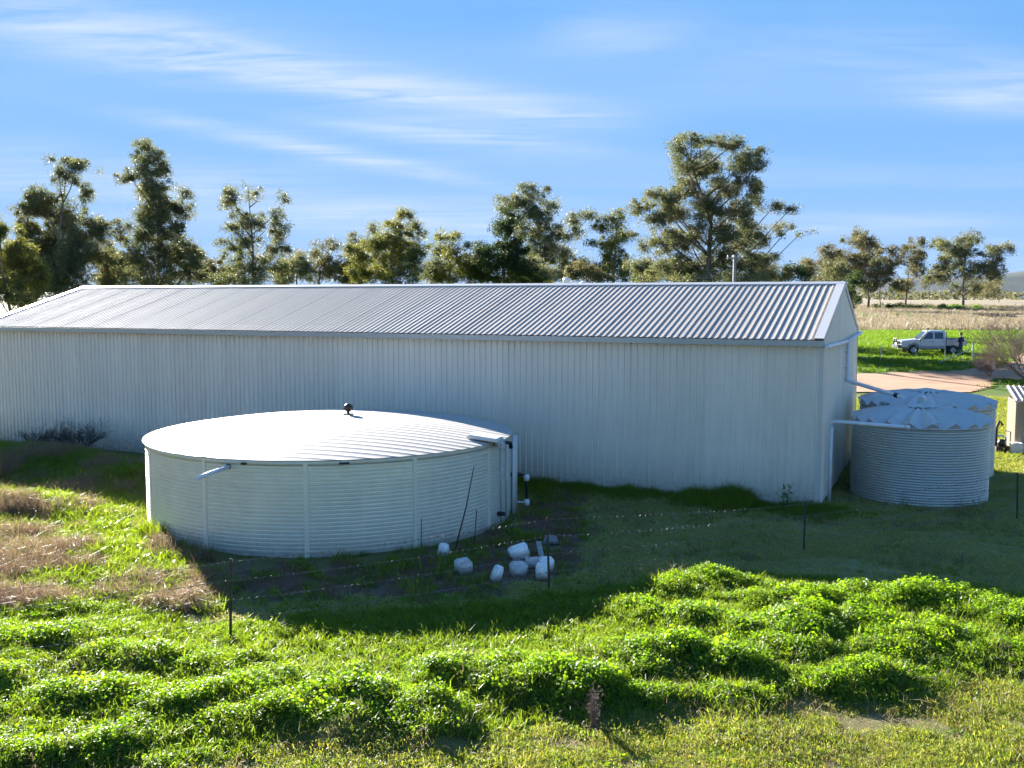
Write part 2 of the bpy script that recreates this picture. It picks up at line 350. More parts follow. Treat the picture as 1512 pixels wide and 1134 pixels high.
# ================================================================== SETTING
def axis_coords(segs):
    out = [segs[0][0]]
    for a, b, st in segs:
        n = max(1, int(round((b-a)/st))); out += list(np.linspace(a, b, n+1)[1:])
    return np.array(out)
xs = axis_coords([(-9000, -1500, 1500), (-1500, -200, 130), (-200, -40, 8), (-40, -13, 1), (-13, 17, .15), (17, 75, .8), (75, 240, 5), (240, 1500, 120), (1500, 9000, 1500)])
ys = axis_coords([(-300, -20, 40), (-20, 8, 2), (8, 30, .15), (30, 62, .4), (62, 145, 1.), (145, 400, 5), (400, 2000, 100), (2000, 12000, 1000)])
X, Y = np.meshgrid(xs, ys); Z = height(X, Y)
TRACK = [(1200, 582), (1290, 582), (1340, 580), (1420, 582), (1440, 574), (1465, 568), (1475, 563), (1490, 562), (1530, 562), (1620, 566), (1640, 540), (1512, 512), (1500, 528), (1470, 545), (1440, 545), (1400, 548), (1300, 550), (1200, 552)]
nx, ny = len(xs), len(ys)
I = np.arange(nx*ny).reshape(ny, nx)
F = np.stack([I[:-1, :-1], I[:-1, 1:], I[1:, 1:], I[1:, :-1]], -1).reshape(-1, 4)
LIT = [(325, 845), (640, 822), (770, 775), (790, 735), (860, 735), (865, 830), (720, 885), (380, 885)]
DRYL = [(-400, 655), (-100, 655), (215, 690), (215, 800), (310, 835), (345, 870), (335, 915), (120, 895), (-400, 900)]
vx, vy = X.ravel(), Y.ravel()
okp = vy > 5
def zmask(poly, **k):
    r = np.zeros(len(vx)); r[okp] = zone(vx[okp], vy[okp], poly, **k); return r
a_lit = zmask(LIT, amp=20, f=2.5)*(.25+.6*sstep(.38, .6, fbm(vx*1.6, vy*1.6, 37)))
a_lit = np.maximum(a_lit, zmask(DRYL, amp=14, f=1.5)*sstep(.42, .58, fbm(vx*.8, vy*.8, 31)))
a_mal = zmask(MAL, amp=14)
a_lawn = sstep(52, 56, vy)*(1-sstep(134, 139, vy+2*fbm(vx*.2, vy*.2, 9)))
MOWN = [(760, 735), (1250, 735), (1600, 700), (1900, 700), (1900, 905), (1300, 876), (1110, 852), (1020, 846), (900, 880), (850, 865), (850, 800)]
a_mown = zmask(MOWN, amp=14, f=1.2)
a_dry = sstep(134, 139, vy+2*fbm(vx*.2, vy*.2, 9))
ground_me = npmesh('ground', np.stack([X.ravel(), Y.ravel(), Z.ravel()], 1), F, None if False else [], attrs={'litter': ('POINT', a_lit), 'weed': ('POINT', a_mal), 'lawn': ('POINT', a_lawn), 'mown': ('POINT', a_mown), 'dry': ('POINT', a_dry)})
gm, t, b, o = newmat('ground_soil_and_turf')
def attr(t, n): a = N(t, 'ShaderNodeAttribute', attribute_name=n); return a.outputs['Fac']
n1_ = noise(t, 1.6, 8, .65); n2_ = noise(t, 14, 6, .7); n3_ = noise(t, .25, 5, .6)
c = ramp(t, n1_, [(.28, (.085, .09, .03)), (.45, (.12, .12, .04)), (.58, (.16, .135, .06)), (.72, (.18, .125, .08))])
c = mix(t, attr(t, 'weed'), c, ramp(t, n1_, [(.3, (.03, .05, .010)), (.7, (.055, .085, .016))]))
c = mix(t, attr(t, 'mown'), c, ramp(t, n1_, [(.3, (.15, .165, .06)), (.48, (.20, .195, .08)), (.6, (.27, .235, .12)), (.72, (.18, .18, .07))]))
c = mix(t, attr(t, 'litter'), c, ramp(t, n2_, [(.3, (.10, .070, .055)), (.5, (.16, .115, .09)), (.7, (.22, .165, .125))]))
c = mix(t, attr(t, 'lawn'), c, ramp(t, n3_, [(.35, (.06, .11, .012)), (.6, (.075, .13, .016)), (.75, (.10, .13, .03))]))
c = mix(t, attr(t, 'dry'), c, ramp(t, n3_, [(.3, (.19, .16, .10)), (.5, (.25, .205, .14)), (.7, (.20, .175, .095))]))
t.links.new(c, b.inputs['Base Color']); b.inputs['Roughness'].default_value = .95; b.inputs['Specular IOR Level'].default_value = .15
bump(t, b, n2_, .6, .04)
ground_me.materials.append(gm)
ground = tag(link('ground', ground_me), kind='structure')

# dirt track: a conforming sheet with ragged edges, just above the ground
tp = np.array([G(a, bb) for a, bb in TRACK])
gx = np.arange(8, 62, .5); gy = np.arange(44, 92, .5)
TX, TY = np.meshgrid(gx, gy)
ins = inpoly(TX+(fbm(TX*.5, TY*.5, 21)-.5)*2.2, TY+(fbm(TX*.5, TY*.5, 22)-.5)*3.0, [tuple(p) for p in tp])
TZ = terr(TX, TY) + .05 + (fbm(TX*.6, TY*.6, 24)-.5)*.03
I = np.arange(TX.size).reshape(TX.shape)
F = np.stack([I[:-1, :-1], I[:-1, 1:], I[1:, 1:], I[1:, :-1]], -1).reshape(-1, 4)
F = F[ins.ravel()[F].sum(1) >= 3]
dm, t, b, o = newmat('red_brown_dirt')
n1_ = noise(t, .35, 8, .65, stretch=(1, 2.4, 1)); n2_ = noise(t, 6, 6, .7)
c = ramp(t, n1_, [(.3, (.27, .14, .07)), (.5, (.37, .20, .105)), (.7, (.42, .255, .145))])
c = mix(t, M_(t, 'MULTIPLY', n2_, .4), c, (.24, .15, .10)); t.links.new(c, b.inputs['Base Color'])
b.inputs['Roughness'].default_value = .95; bump(t, b, n2_, .5, .04)
tag(link('dirt_track', npmesh('dirt_track', np.stack([TX.ravel(), TY.ravel(), TZ.ravel()], 1), F, dm)), kind='structure')

# hills on the horizon
hm = simple('far_hill_scrub', (.045, .058, .05), .95, var=.35, scale=.004)
hx = np.linspace(-7000, 9000, 160); prof = 60+150*sstep(2200, 4600, hx)+70*(fbm(hx*.0014, hx*0, 41)-.5)*2 + 22*fbm(hx*.006, hx*0, 42)
rows = [(-900, 0.), (-450, .45), (-150, .85), (0, 1.), (400, .9), (1200, .2)]
V = np.concatenate([np.stack([hx, np.full_like(hx, 9000+dy)+260*(fbm(hx*.002, hx*0+j, 43)-.5), prof*k*(1+.12*(fbm(hx*.004, hx*0+j, 44)-.5))-2], 1) for j, (dy, k) in enumerate(rows)])
n = len(hx); F = np.array([[j*n+i, j*n+i+1, (j+1)*n+i+1, (j+1)*n+i] for j in range(len(rows)-1) for i in range(n-1)])
hl = link('hills', npmesh('hills', V, F, hm)); hl.data.polygons.foreach_set('use_smooth', [True]*len(F)); tag(hl, kind='structure')

# ================================================================== SHED
SW, SHE, SHR, RIB = 10.42, 4.50, 6.02, .19
NSH = 42; SL = NSH*4*RIB
SX, SY, YAW = 8.13, 25.71, .419
shed = thing('shed', 'long pale steel shed with ribbed walls and gable roof', 'shed', (SX, SY, 0), -YAW)
def rib_profile(nribs, pitch=RIB, h=.042, base=.060, top=.026):
    pts = []
    for k in range(nribs):
        x = k*pitch; m = x+pitch/2
        pts += [(x, 0), (m-base/2, 0), (m-top/2, h), (m+top/2, h), (m+base/2, 0)]
    pts.append((nribs*pitch, 0))
    return pts
def ribbed(pts, a, b, nseg, f):
    """sweep profile (x, h) from t=a to b, f(x, h, t) -> xyz"""
    vs = []; n = len(pts)
    for j in range(nseg+1):
        tt = a+(b-a)*j/nseg; vs += [f(x, h, tt) for x, h in pts]
    fs = [(j*n+i, j*n+i+1, (j+1)*n+i+1, (j+1)*n+i) for j in range(nseg) for i in range(n-1)]
    return vs, fs
wp = rib_profile(4)
mb = MB(); mb.add(*ribbed(wp, -.05, SHE-.02, 1, lambda x, h, z: (x, -h, z))); wall_me = mb.mesh('wall_sheet', WALLM)
for k in range(NSH):
    link('wall_sheet', wall_me, shed, (-SL+k*4*RIB, -.002*(k % 2), 0))
# interior block so no light leaks (rear of sheets), back wall, far gable
mb = MB(); mb.add(*ribbed(rib_profile(NSH*4), -.05, SHE-.02, 1, lambda x, h, z: (-x, SW+h, z))); mb.build('back_wall', WALLM, shed)
slope = (SHR-SHE)/(SW/2); ang = math.atan(slope)
roofz = lambda y: SHE + slope*(SW/2-abs(y-SW/2))
npan = 14; gp = SW/npan
for k in range(npan):
    pr = [(k*gp+x*gp/(4*RIB), h*.55) for x, h in wp]
    mb = MB(); vs = [(h, y, -.05) for y, h in pr]+[(h, y, roofz(y)-.02) for y, h in pr]; n = len(pr)
    extra = []
    mb.add(vs, [(i, i+1, i+1+n, i+n) for i in range(n-1)]); mb.build('gable_sheet', GABM, shed, (.002*(k % 2), 0, 0))
mb = MB(); pr = [(x*SW/(14*4*RIB), h*.6) for x, h in rib_profile(56)]; n = len(pr)
mb.add([(-SL-h, y, -.05) for y, h in pr]+[(-SL-h, y, roofz(y)-.02) for y, h in pr], [(i, i+n, i+1+n, i+1) for i in range(n-1)]); mb.build('gable_wall', GABM, shed)
# roof sheets
OV = .10; RLEN = math.hypot(SW/2+OV, (SW/2+OV)*slope)
rp = rib_profile(4, h=.017, base=.056, top=.032)
mb = MB(); mb.add(*ribbed(rp, 0, RLEN, 1, lambda x, h, t: (x, t, h))); roof_me = mb.mesh('roof_sheet', ROOFM)
for k in range(NSH):
    z0 = SHE-OV*slope+.03+.0025*(k % 2)
    link('roof_sheet', roof_me, shed, (-SL+k*4*RIB, -OV, z0), (ang, 0, 0))
    link('roof_sheet', roof_me, shed, (-SL+(k+1)*4*RIB, SW+OV, z0), (ang, 0, math.pi))
RT = SHR+.03
def strip(a, b, w1, th=.012): pass
mb = MB(); cw = .20
for sgn in (-1, 1):
    y1 = SW/2+sgn*cw; z1 = RT+.045-cw*slope
    mb.add([(-SL-.05, SW/2, RT+.055), (.05, SW/2, RT+.055), (.05, y1, z1), (-SL-.05, y1, z1), (-SL-.05, y1, z1-.03), (.05, y1, z1-.03)], [(0, 1, 2, 3) if sgn < 0 else (3, 2, 1, 0), (3, 2, 5, 4)])
mb.build('ridge_cap', TRIM, shed)
for x0, sg in ((0, 1), (-SL, -1)):
    for ysg in (-1, 1):
        mb = MB(); ye = -OV if ysg < 0 else SW+OV
        ze = RT-(SW/2+OV)*slope
        i0 = x0-sg*.20; i1 = x0+sg*.045
        zt = .042
        mb.add([(i0, ye, ze+zt), (i1, ye, ze+zt), (i1, SW/2, RT+zt), (i0, SW/2, RT+zt), (i1, ye, ze-.13), (i1, SW/2, RT-.13), (i0, ye, ze), (i0, SW/2, RT)],
               [(0, 1, 2, 3), (1, 4, 5, 2), (0, 3, 7, 6)])
        mb.build('barge_cap', TRIM, shed)
# gutters front and back
for ysg in (-1, 1):
    y0 = -OV-.005 if ysg < 0 else SW+OV+.005
    g = [(y0, SHE-.03), (y0, SHE-.16), (y0+ysg*.11, SHE-.165), (y0+ysg*.125, SHE-.02), (y0+ysg*.115, SHE-.02), (y0+ysg*.10, SHE-.15), (y0+ysg*.01, SHE-.15), (y0+ysg*.01, SHE-.03)]
    mb = MB(); mb.prism([(u, v) for u, v in g], -SL-.06, .06, 'x'); mb.build('gutter', GUTM, shed)
    mb = MB(); mb.box((-SL/2, y0-ysg*.05, SHE-.11), (SL+.02, .09, .02)); mb.build('eave_soffit', TRIM, shed)
# corner flashings
for (cx, cy, dx, dy) in ((0, 0, -1, 1), (-SL, 0, 1, 1), (0, SW, -1, -1), (-SL, SW, 1, -1)):
    mb = MB(); e = .036; L = .12
    ox, oy = cx-dx*e, cy-dy*e
    mb.add([(ox, oy, -.04), (ox+dx*L, oy, -.04), (ox+dx*L, oy, SHE-.17), (ox, oy, SHE-.17), (ox, oy+dy*L, -.04), (ox, oy+dy*L, SHE-.17)], [(0, 1, 2, 3), (0, 3, 5, 4)])
    mb.build('corner_flashing', TRIM, shed)
# gable pipework: two runs from the gutter ends meet at a junction and drop to the rear tank
PX = .13
mb = MB(); J = (PX, 5.3, 4.24)
mb.tube([(PX, -.14, 4.33), (PX, .05, 4.32), J], .055, 10); mb.build('gutter_pipe', PVC, shed)
mb = MB(); mb.tube([(PX, SW+.10, 4.36), (PX, SW-.1, 4.34), (PX, 5.42, 4.24)], .055, 10); mb.build('gutter_pipe', PVC, shed)
def wl(x, y, z):   # world -> shed local
    v = Matrix.Rotation(YAW, 3, 'Z') @ Vector((x-SX, y-SY, 0)); return (v.x, v.y, z)
mb = MB(); mb.tube([(PX, 5.75, 4.25), (PX, 5.75, 3.1), (PX+.03, 5.75, 3.0)], .06, 10); mb.build('downpipe', PVC, shed)
mb = MB(); pe = wl(11.75, 29.3, 2.62); mb.tube([(PX, 5.75, 3.02), (PX+.06, 5.72, 2.98), pe], .06, 10); mb.build('tank_feed_pipe', PVC, shed)
q0, q1 = Vector((PX+.06, 5.72, 2.98)), Vector(pe)
mb = MB(); mb.tube([q0.lerp(q1, .84), q0.lerp(q1, .90)], .075, 10); mb.build('pipe_collar', BLACK, shed)
mb = MB(); mb.tube([(PX, 5.75, 3.12), (PX, 5.75, 2.96)], .075, 10); mb.build('pipe_elbow', PVC, shed)
for z in (3.9, 3.4): mb = MB(); mb.box((.07, 5.75, z), (.13, .16, .03)); mb.build('pipe_bracket', TRIM, shed)

# white pipe standing beside the gable and reaching over to the near tank
pst = thing('overflow_pipe', 'white pipe rising from the grass by the shed corner, bent over the near corrugated tank', 'pipe', (8.72, 26.62, 0))
mb = MB(); mb.tube([(0, 0, -.05), (0.0, 0, 2.14)], .052, 10); mb.build('riser', PVC, pst)
mb = MB(); mb.tube([(0.0, 0, 2.10), (.02, -.01, 2.21), (.10, -.05, 2.24), (1.68, -.95, 2.20)], .052, 10); mb.build('arm', PVC, pst)
mb = MB(); mb.tube([(1.66, -.94, 2.2), (1.74, -.985, 2.198)], .062, 10); mb.build('end_cap', PVC, pst)

# small white vent things poking over the ridge: built behind the shed as a roof of a farmhouse vent
# ================================================================== BIG TANK
TX0, TY0, TR, TH = -4.67, 25.51, 4.62, 2.10
tank = thing('water_tank', 'large low round steel water tank with shallow domed roof', 'water tank', (TX0, TY0, 0), 0)
PITCHR = .0885
prof = [(0, -.05), (0, .06)]
z = .06
while z < TH-.17:
    prof += [(0.012, z+.008), (.014, z+.058), (.012, z+.068), (0, z+.074), (0, z+PITCHR)]; z += PITCHR
prof += [(0, TH)]
ns = 10; mb = MB(); vs = []; nP = len(prof)
for i in range(ns+1):
    a = R(30)*i/ns
    for dr, zz in prof: vs.append(((TR+dr)*math.cos(a), (TR+dr)*math.sin(a), zz))
mb.add(vs, [(i*nP+j, (i+1)*nP+j, (i+1)*nP+j+1, i*nP+j+1) for i in range(ns) for j in range(nP-1)])
panel_me = mb.mesh('wall_panel', TANKW)
mb = MB(); sw_ = .055
a0 = sw_/TR
mb.add([(TR*math.cos(s*a0), TR*math.sin(s*a0), z) for z in (-.04, TH-.03) for s in (-1, 1)]+[((TR+.03)*math.cos(s*a0*.85), (TR+.03)*math.sin(s*a0*.85), z) for z in (-.04, TH-.03) for s in (-1, 1)],
       [(4, 5, 7, 6), (0, 4, 6, 2), (5, 1, 3, 7)]); strip_me = mb.mesh('joint_strip', STRIP)
for k in range(12):
    a = R(-87.2+30*k)
    link('wall_panel', panel_me, tank, (0, 0, 0), (0, 0, a)); link('joint_strip', strip_me, tank, (0, 0, 0), (0, 0, a))
# domed ribbed roof, ribs all running one way, cut to a circle -> scalloped rim
RR = TR+.075; RISE = .40
def dome(x, y): return TH+.02+RISE*(1-(x*x+y*y)/(RR*RR))
vpts = []
v = -RR+.004
rpit = .30
while v < RR:
    for dv, h in ((0, 0), (.13, 0), (.255, 0), (.268, .005), (.285, .005)):
        if abs(v+dv) < RR-.003: vpts.append((v+dv, h))
    v += rpit
nxr = 28; vs = []
for vv, h in vpts:
    e = math.sqrt(RR*RR-vv*vv)
    for i in range(nxr+1):
        x = -e+2*e*i/nxr; vs.append((x, vv, dome(x, vv)+h))
m_ = nxr+1
mb = MB(); mb.add(vs, [(j*m_+i, j*m_+i+1, (j+1)*m_+i+1, (j+1)*m_+i) for j in range(len(vpts)-1) for i in range(nxr)], True)
rim_n = len(mb.v)
roof = mb.build('roof', TANKR, tank, rot=(0, 0, R(-8)))
mb = MB(); mb.lathe([(TR+.012, TH-.10), (TR+.030, TH-.10), (TR+.030, TH+.012), (TR-.1, TH+.015)], 96); mb.build('rim_band', STRIP, tank)
# vent on top
vt = Vector((.33, .35, dome(.33, .35)))
vent = MB().box((0, 0, .01), (.22, .22, .03)).build('vent_base', BLACK, tank, vt)
mb = MB(); mb.lathe([(.035, .0), (.035, .12)], 12); mb.lathe([(0.0, .08), (.06, .09), (.105, .14), (.118, .19), (.105, .24), (.06, .285), (0, .295)], 14); mb.build('vent', BLACK, tank, vt)
for k in range(8):
    a = k*math.pi/4; mb = MB(); mb.box((.108, 0, .19), (.025, .012, .13)); mb.build('vent_fin', DARKST, tank, vt, (0, 0, a))
# hatch lid on the right of the roof
def on_tank(px, py, z):  # local coords of a point on the plane z
    x, y = G(px, py, z); return x-TX0, y-TY0
hx_, hy_ = on_tank(716, 645, 2.25)
hz = dome(hx_, hy_)
mb = MB(); mb.box((0, 0, .03), (.80, .42, .06)); mb.box((0, 0, .07), (.74, .36, .025)); mb.build('hatch_lid', simple('hatch_lid_cream', (.76, .72, .66), .4, .15, var=.06), tank, (hx_, hy_, hz+.05), (R(3), R(5), R(-22)))
mb = MB(); mb.box((.0, 0, .0), (.40, .16, .13)); mb.tube([(.2, 0, .02), (.34, 0, .02)], .045, 8); mb.build('inlet_box', simple('inlet_grey', (.45, .47, .48), .45, .3), tank, (*on_tank(737, 654, 2.12), 2.10), (0, 0, R(-70)))
lx, ly = on_tank(751, 653, 2.06)
mb = MB(); mb.tube([(lx-.35, ly-.25, 2.05), (lx-.05, ly-.06, 2.07), (lx+.04, ly+.06, 2.04), (lx+.06, ly+.08, 1.90)], .05, 8); mb.build('black_elbow', BLACK, tank)
# vertical pipes on the right side
def rim_pt(deg, off=.06): return ((TR+off)*math.cos(R(deg)), (TR+off)*math.sin(R(deg)))
for deg, r, m, z1, off in ((-19.5, .018, GUTM, 2.0, .045), (-14, .016, GUTM, 2.0, .04), (-3.2, .045, PVC, 2.05, .10), (1.0, .03, STRIP, 2.0, .16)):
    x, y = rim_pt(deg, off); mb = MB(); mb.tube([(x, y, -.05), (x, y, z1)], r, 8); mb.build('side_pipe', m, tank)
x, y = rim_pt(-21, .05); mb = MB(); mb.tube([(x-.05, y+.02, .30), (x+.13, y-.05, .30)], .05, 8); mb.lathe([(.075, -.04), (.075, .04)], 10, (x+.05, y-.03, .30)); mb.build('outlet_valve', BLACK, tank)
x, y = rim_pt(2, .0); mb = MB(); mb.tube([(x-.1, y, .95), (x+.30, y-.02, .95)], .055, 8); mb.tube([(x+.30, y-.02, .95), (x+.42, y-.02, .93), (x+.44, y-.02, .30)], .03, 8); mb.build('outlet_pipe', BLACK, tank)
for zz in (.78, .12): mb = MB(); mb.lathe([(.0, 0), (.07, 0), (.085, .10), (.06, .16), (0, .17)], 12, (x+.44, y-.02, zz)); mb.build('pipe_fitting', PVC, tank)
mb = MB(); mb.tube([(x-.1, y, .20), (x+.44, y-.02, .2)], .03, 8); mb.build('lower_outlet_pipe', GUTM, tank)
# white overflow spout at left front
x, y = rim_pt(-108.5, 0)
mb = MB(); mb.tube([(x-.05, y+.08, 1.96), (x-.02, y-.03, 1.95)], .06, 10); mb.build('spout_collar', BLACK, tank)
mb = MB(); mb.tube([(x-.02, y-.02, 1.95), (x-.42, y-1.0, 1.86)], .045, 10); mb.build('overflow_spout', PVC, tank)
x2, y2 = rim_pt(-104, .03); mb = MB(); mb.box((x2, y2, 2.03), (.12, .06, .05), R(-14)); mb.build('roof_bracket', BLACK, tank)
x2, y2 = rim_pt(-77, .03); mb = MB(); mb.box((x2, y2, 2.04), (.22, .06, .04), R(12)); mb.build('roof_bracket', BLACK, tank)

# ================================================================== CORRUGATED TANKS
def corrugated_tank(label, x, y, r, h, n_f, phase):
    t_ = thing('corrugated_tank', label, 'water tank', (x, y, 0), phase, 'corrugated tanks beside the shed gable')
    prof = []; nc = int(h/.072)
    for i in range(nc*6+1):
        z = h*i/(nc*6); prof.append((r+.013*math.sin(2*math.pi*i/6), z))
    mb = MB(); mb.lathe([(r, -.05)]+prof, 72); mb.build('wall', GALV, t_)
    # folded radial roof: ridges and valleys with a zigzag edge
    mb = MB(); vs = []; rings = [(.16, .42), (.5, .34), (.85, .19), (1.015, .06)]
    n = n_f*2
    for ri, (q, zz) in enumerate(rings):
        for k in range(n):
            a = 2*math.pi*k/n; amp = (.02, .05, .085, .10)[ri]*(1 if k % 2 == 0 else -1)
            rr = r*q*(1+(.02 if k % 2 == 0 else -.02)*(ri == 3))
            vs.append((rr*math.cos(a), rr*math.sin(a), h+zz+amp*r/1.9+random.uniform(-.012, .012)))
    fs = [(i*n+k, i*n+(k+1) % n, (i+1)*n+(k+1) % n, (i+1)*n+k) for i in range(3) for k in range(n)]
    mb.add(vs, fs)
    # turned-down edge triangles closing the folds onto the wall
    b0 = len(mb.v); mb.add([(r*1.0*math.cos(2*math.pi*k/n), r*1.0*math.sin(2*math.pi*k/n), h-.02) for k in range(n)], [])
    mb.f += [(3*n+k, 3*n+(k+1) % n, b0+(k+1) % n, b0+k) for k in range(n)]; mb.m += [0]*n; mb.smooth += [False]*n
    mb.build('roof', GALVR, t_)
    mb = MB(); n2 = 20; z0 = h+.46
    mb.add([((.22+.03*(k % 2))*r*math.cos(2*math.pi*k/n2), (.22+.03*(k % 2))*r*math.sin(2*math.pi*k/n2), z0-.05+.03*(k % 2)) for k in range(n2)]+[(0, 0, z0+.06)], [(k, (k+1) % n2, n2) for k in range(n2)])
    mb.build('centre_cap', GALVR, t_)
    mb = MB(); mb.lathe([(r+.012, h-.03), (r+.03, h-.03), (r+.03, h+.01), (r+.005, h+.01)], 72); mb.build('rim', GALV, t_)
    for a in (R(205)-phase, R(262)-phase, R(318)-phase):
        mb = MB(); mb.box(((r*.93)*math.cos(a), (r*.93)*math.sin(a), h+.13), (.13, .10, .06), a); mb.build('roof_clip', GUTM, t_)
    return t_
ctA = corrugated_tank('nearer of the two corrugated round tanks, under the end of the white pipe', 11.63, 27.80, 1.83, 2.10, 20, .1)
mb = MB(); mb.tube([(.12, .30, 2.55), (.12, .28, 2.72), (.13, .12, 2.78), (.14, -.02, 2.70)], .055, 10); mb.build('inlet_elbow', PVC, ctA)
ctB = corrugated_tank('farther corrugated round tank, fed by the sloping white pipe', 13.35, 31.45, 2.02, 2.20, 20, .3)

# timber sleepers behind the shed corner
x, y = G(1262, 610)
ts = thing('timber_stack', 'low stack of dark timber between the shed end and the corrugated tanks', 'timber', (11.9, 39.2, 0), .3)
for i, (dx, dz) in enumerate(((0, .1), (.3, .1), (.6, .1), (.15, .3), (.45, .3))):
    MB().box((dx, 0, dz), (.26, 2.0, .19)).build('timber', simple('dark_sleeper', (.09, .065, .05), .9) if i == 0 else bpy.data.materials['dark_sleeper'], ts)

# ================================================================== FENCE
fence = thing('wire_fence', 'barbed wire fence on thin rusty steel posts in front of the tank', 'fence', (0, 0, 0))
FP = [(-14.2, 11.2, 1.3), (-9.4, 13.55, 1.30), (-4.60, 15.62, 1.35), (.71, 18.45, 1.45), (6.45, 21.3, 1.10), (12.70, 24.3, 1.22), (18.6, 27.1, 1.2)]
for x, y, h in FP:
    z0 = float(height(x, y)); lean = (random.uniform(-.04, .04), random.uniform(-.05, .05))
    mb = MB()
    for a in (0, 2.09, 4.19):   # star section
        mb.box((.011*math.cos(a), .011*math.sin(a), h/2-.15), (.024, .006, h+.3), a)
    mb.build('post', DARKST, fence, (x, y, z0), (lean[0], lean[1], random.random()))
for f_ in (.26, .5, .74, .97):
    pts = []; rs = []
    for i in range(len(FP)-1):
        (x0, y0, h0), (x1, y1, h1) = FP[i], FP[i+1]
        for k in range(8):
            u = k/8; sag = -.05*4*u*(1-u)
            za = float(height(x0, y0))+h0*f_; zb = float(height(x1, y1))+h1*f_
            pts.append((x0+(x1-x0)*u, y0+(y1-y0)*u, za+(zb-za)*u+sag+random.uniform(-.006, .006)))
    mb = MB(); mb.tube(pts, .0034, 4, sm=False)
    for i in range(len(pts)-1):            # barbs
        a, b_ = Vector(pts[i]), Vector(pts[i+1])
        for k in range(6):
            p = a.lerp(b_, (k+.5)/6); mb.box(p, (.004, .05, .012), random.random()*3, random.random()*3)
    mb.build('wire', WIRE, fence)

# ================================================================== WHITE BLOCKS IN THE LITTER
LUMPS = []
def lump(px, py, size, kind, mat, label, rz, rx=0, ry=0, name='block', cat='block'):
    x, y = G(px, py); rnd = random.Random(px*7+py)
    bm = bmesh.new()
    if kind == 'box':
        bmesh.ops.create_cube(bm, size=1)
    elif kind == 'drum':                      # short barrel piece on its side
        bmesh.ops.create_cone(bm, cap_ends=True, segments=10, radius1=.5, radius2=.5, depth=1, matrix=Matrix.Rotation(R(90), 4, 'Y'))
    else:                                     # six sided chunk
        bmesh.ops.create_cone(bm, cap_ends=True, segments=7, radius1=.55, radius2=.42, depth=1)
    bmesh.ops.bevel(bm, geom=bm.edges[:], offset=.09, segments=2, affect='EDGES')
    for v in bm.verts:
        v.co += Vector((rnd.uniform(-.055, .055), rnd.uniform(-.055, .055), rnd.uniform(-.055, .055)))
        if kind == 'hex' and v.co.z > .2: v.co.x *= .85
        v.co.x *= size[0]*.86; v.co.y *= size[1]*.86; v.co.z *= size[2]*.9
    me = bpy.data.meshes.new(name); bm.to_mesh(me); bm.free(); me.materials.append(mat)
    me.polygons.foreach_set('use_smooth', [True]*len(me.polygons))
    LUMPS.append((x, y)); o = link(name, me, None, (x, y, float(height(x, y))+size[2]*.43), (rx, ry, rz))
    tag(o, label, cat, 'white and grey blocks lying in the brown litter'); return o
lump(655, 819, (.36, .30, .30), 'hex', WHITEPL, 'white block lying alone close against the big tank', .4)
lump(685, 848, (.36, .32, .32), 'box', GREYPL, 'pale grey block lying apart, leftmost in front of the tank', .5, .15)
lump(734, 858, (.34, .30, .36), 'hex', WHITEPL, 'white six sided block, lowest of those in the litter', 1.0, .3, .2)
lump(767, 828, (.46, .40, .42), 'drum', WHITEPL, 'largest white rounded block behind the grey ones', .25, 0, -.25)
lump(766, 850, (.36, .34, .30), 'box', GREYPL, 'grey block standing in front of the largest white one', .35, .1)
lump(786, 838, (.34, .26, .26), 'drum', GREYPL, 'small grey drum shaped block between the grey and white ones', .1)
lump(807, 845, (.32, .30, .34), 'box', WHITEPL, 'white box shaped block with the plank leaning behind it', .25)
lump(800, 855, (.28, .26, .36), 'box', WHITEPL, 'rightmost white upright block nearest the fence', .05, .05)
lump(813, 804, (.46, .34, .22), 'hex', simple('grey_rock', (.26, .25, .25), .9, bumps=.4), 'dull grey rock in the brown weeds beside the plank', .3, name='rock', cat='rock')
x, y = G(800, 832)
pk = MB().box((0, 0, .02), (.11, .85, .045)).build('plank', TIMBER, None, (x-.02, y+.42, .14), (R(13), 0, R(4))); tag(pk, 'grey timber plank leaning by the white blocks', 'plank')
# dead stems leaning at the tank
def stick(name, label, cat, pts, r, mat=None):
    o = MB().tube(pts, r, 6).build(name, mat or DARKST); return tag(o, label, cat)
b0 = G(672, 812); tpx = AT(700, 688, 21.6)
o = stick('leaning_rod', 'long thin dark rod leaning against the big tank', 'rod', [(b0[0], b0[1], 0), ((b0[0]+tpx[0])/2+.03, (b0[1]+21.6)/2, tpx[2]/2), tuple(tpx)], [.02, .017, .011])
b0 = G(622, 815); o = stick('thin_stake', 'short thin stake upright near the front of the big tank', 'stake', [(b0[0], b0[1], 0), (b0[0]+.01, b0[1], .75)], .010)
b0 = G(700, 805); o = stick('thin_stake', 'thin stake upright right of the leaning rod', 'stake', [(b0[0], b0[1], 0), (b0[0]+.06, b0[1]+.05, .80)], .012)

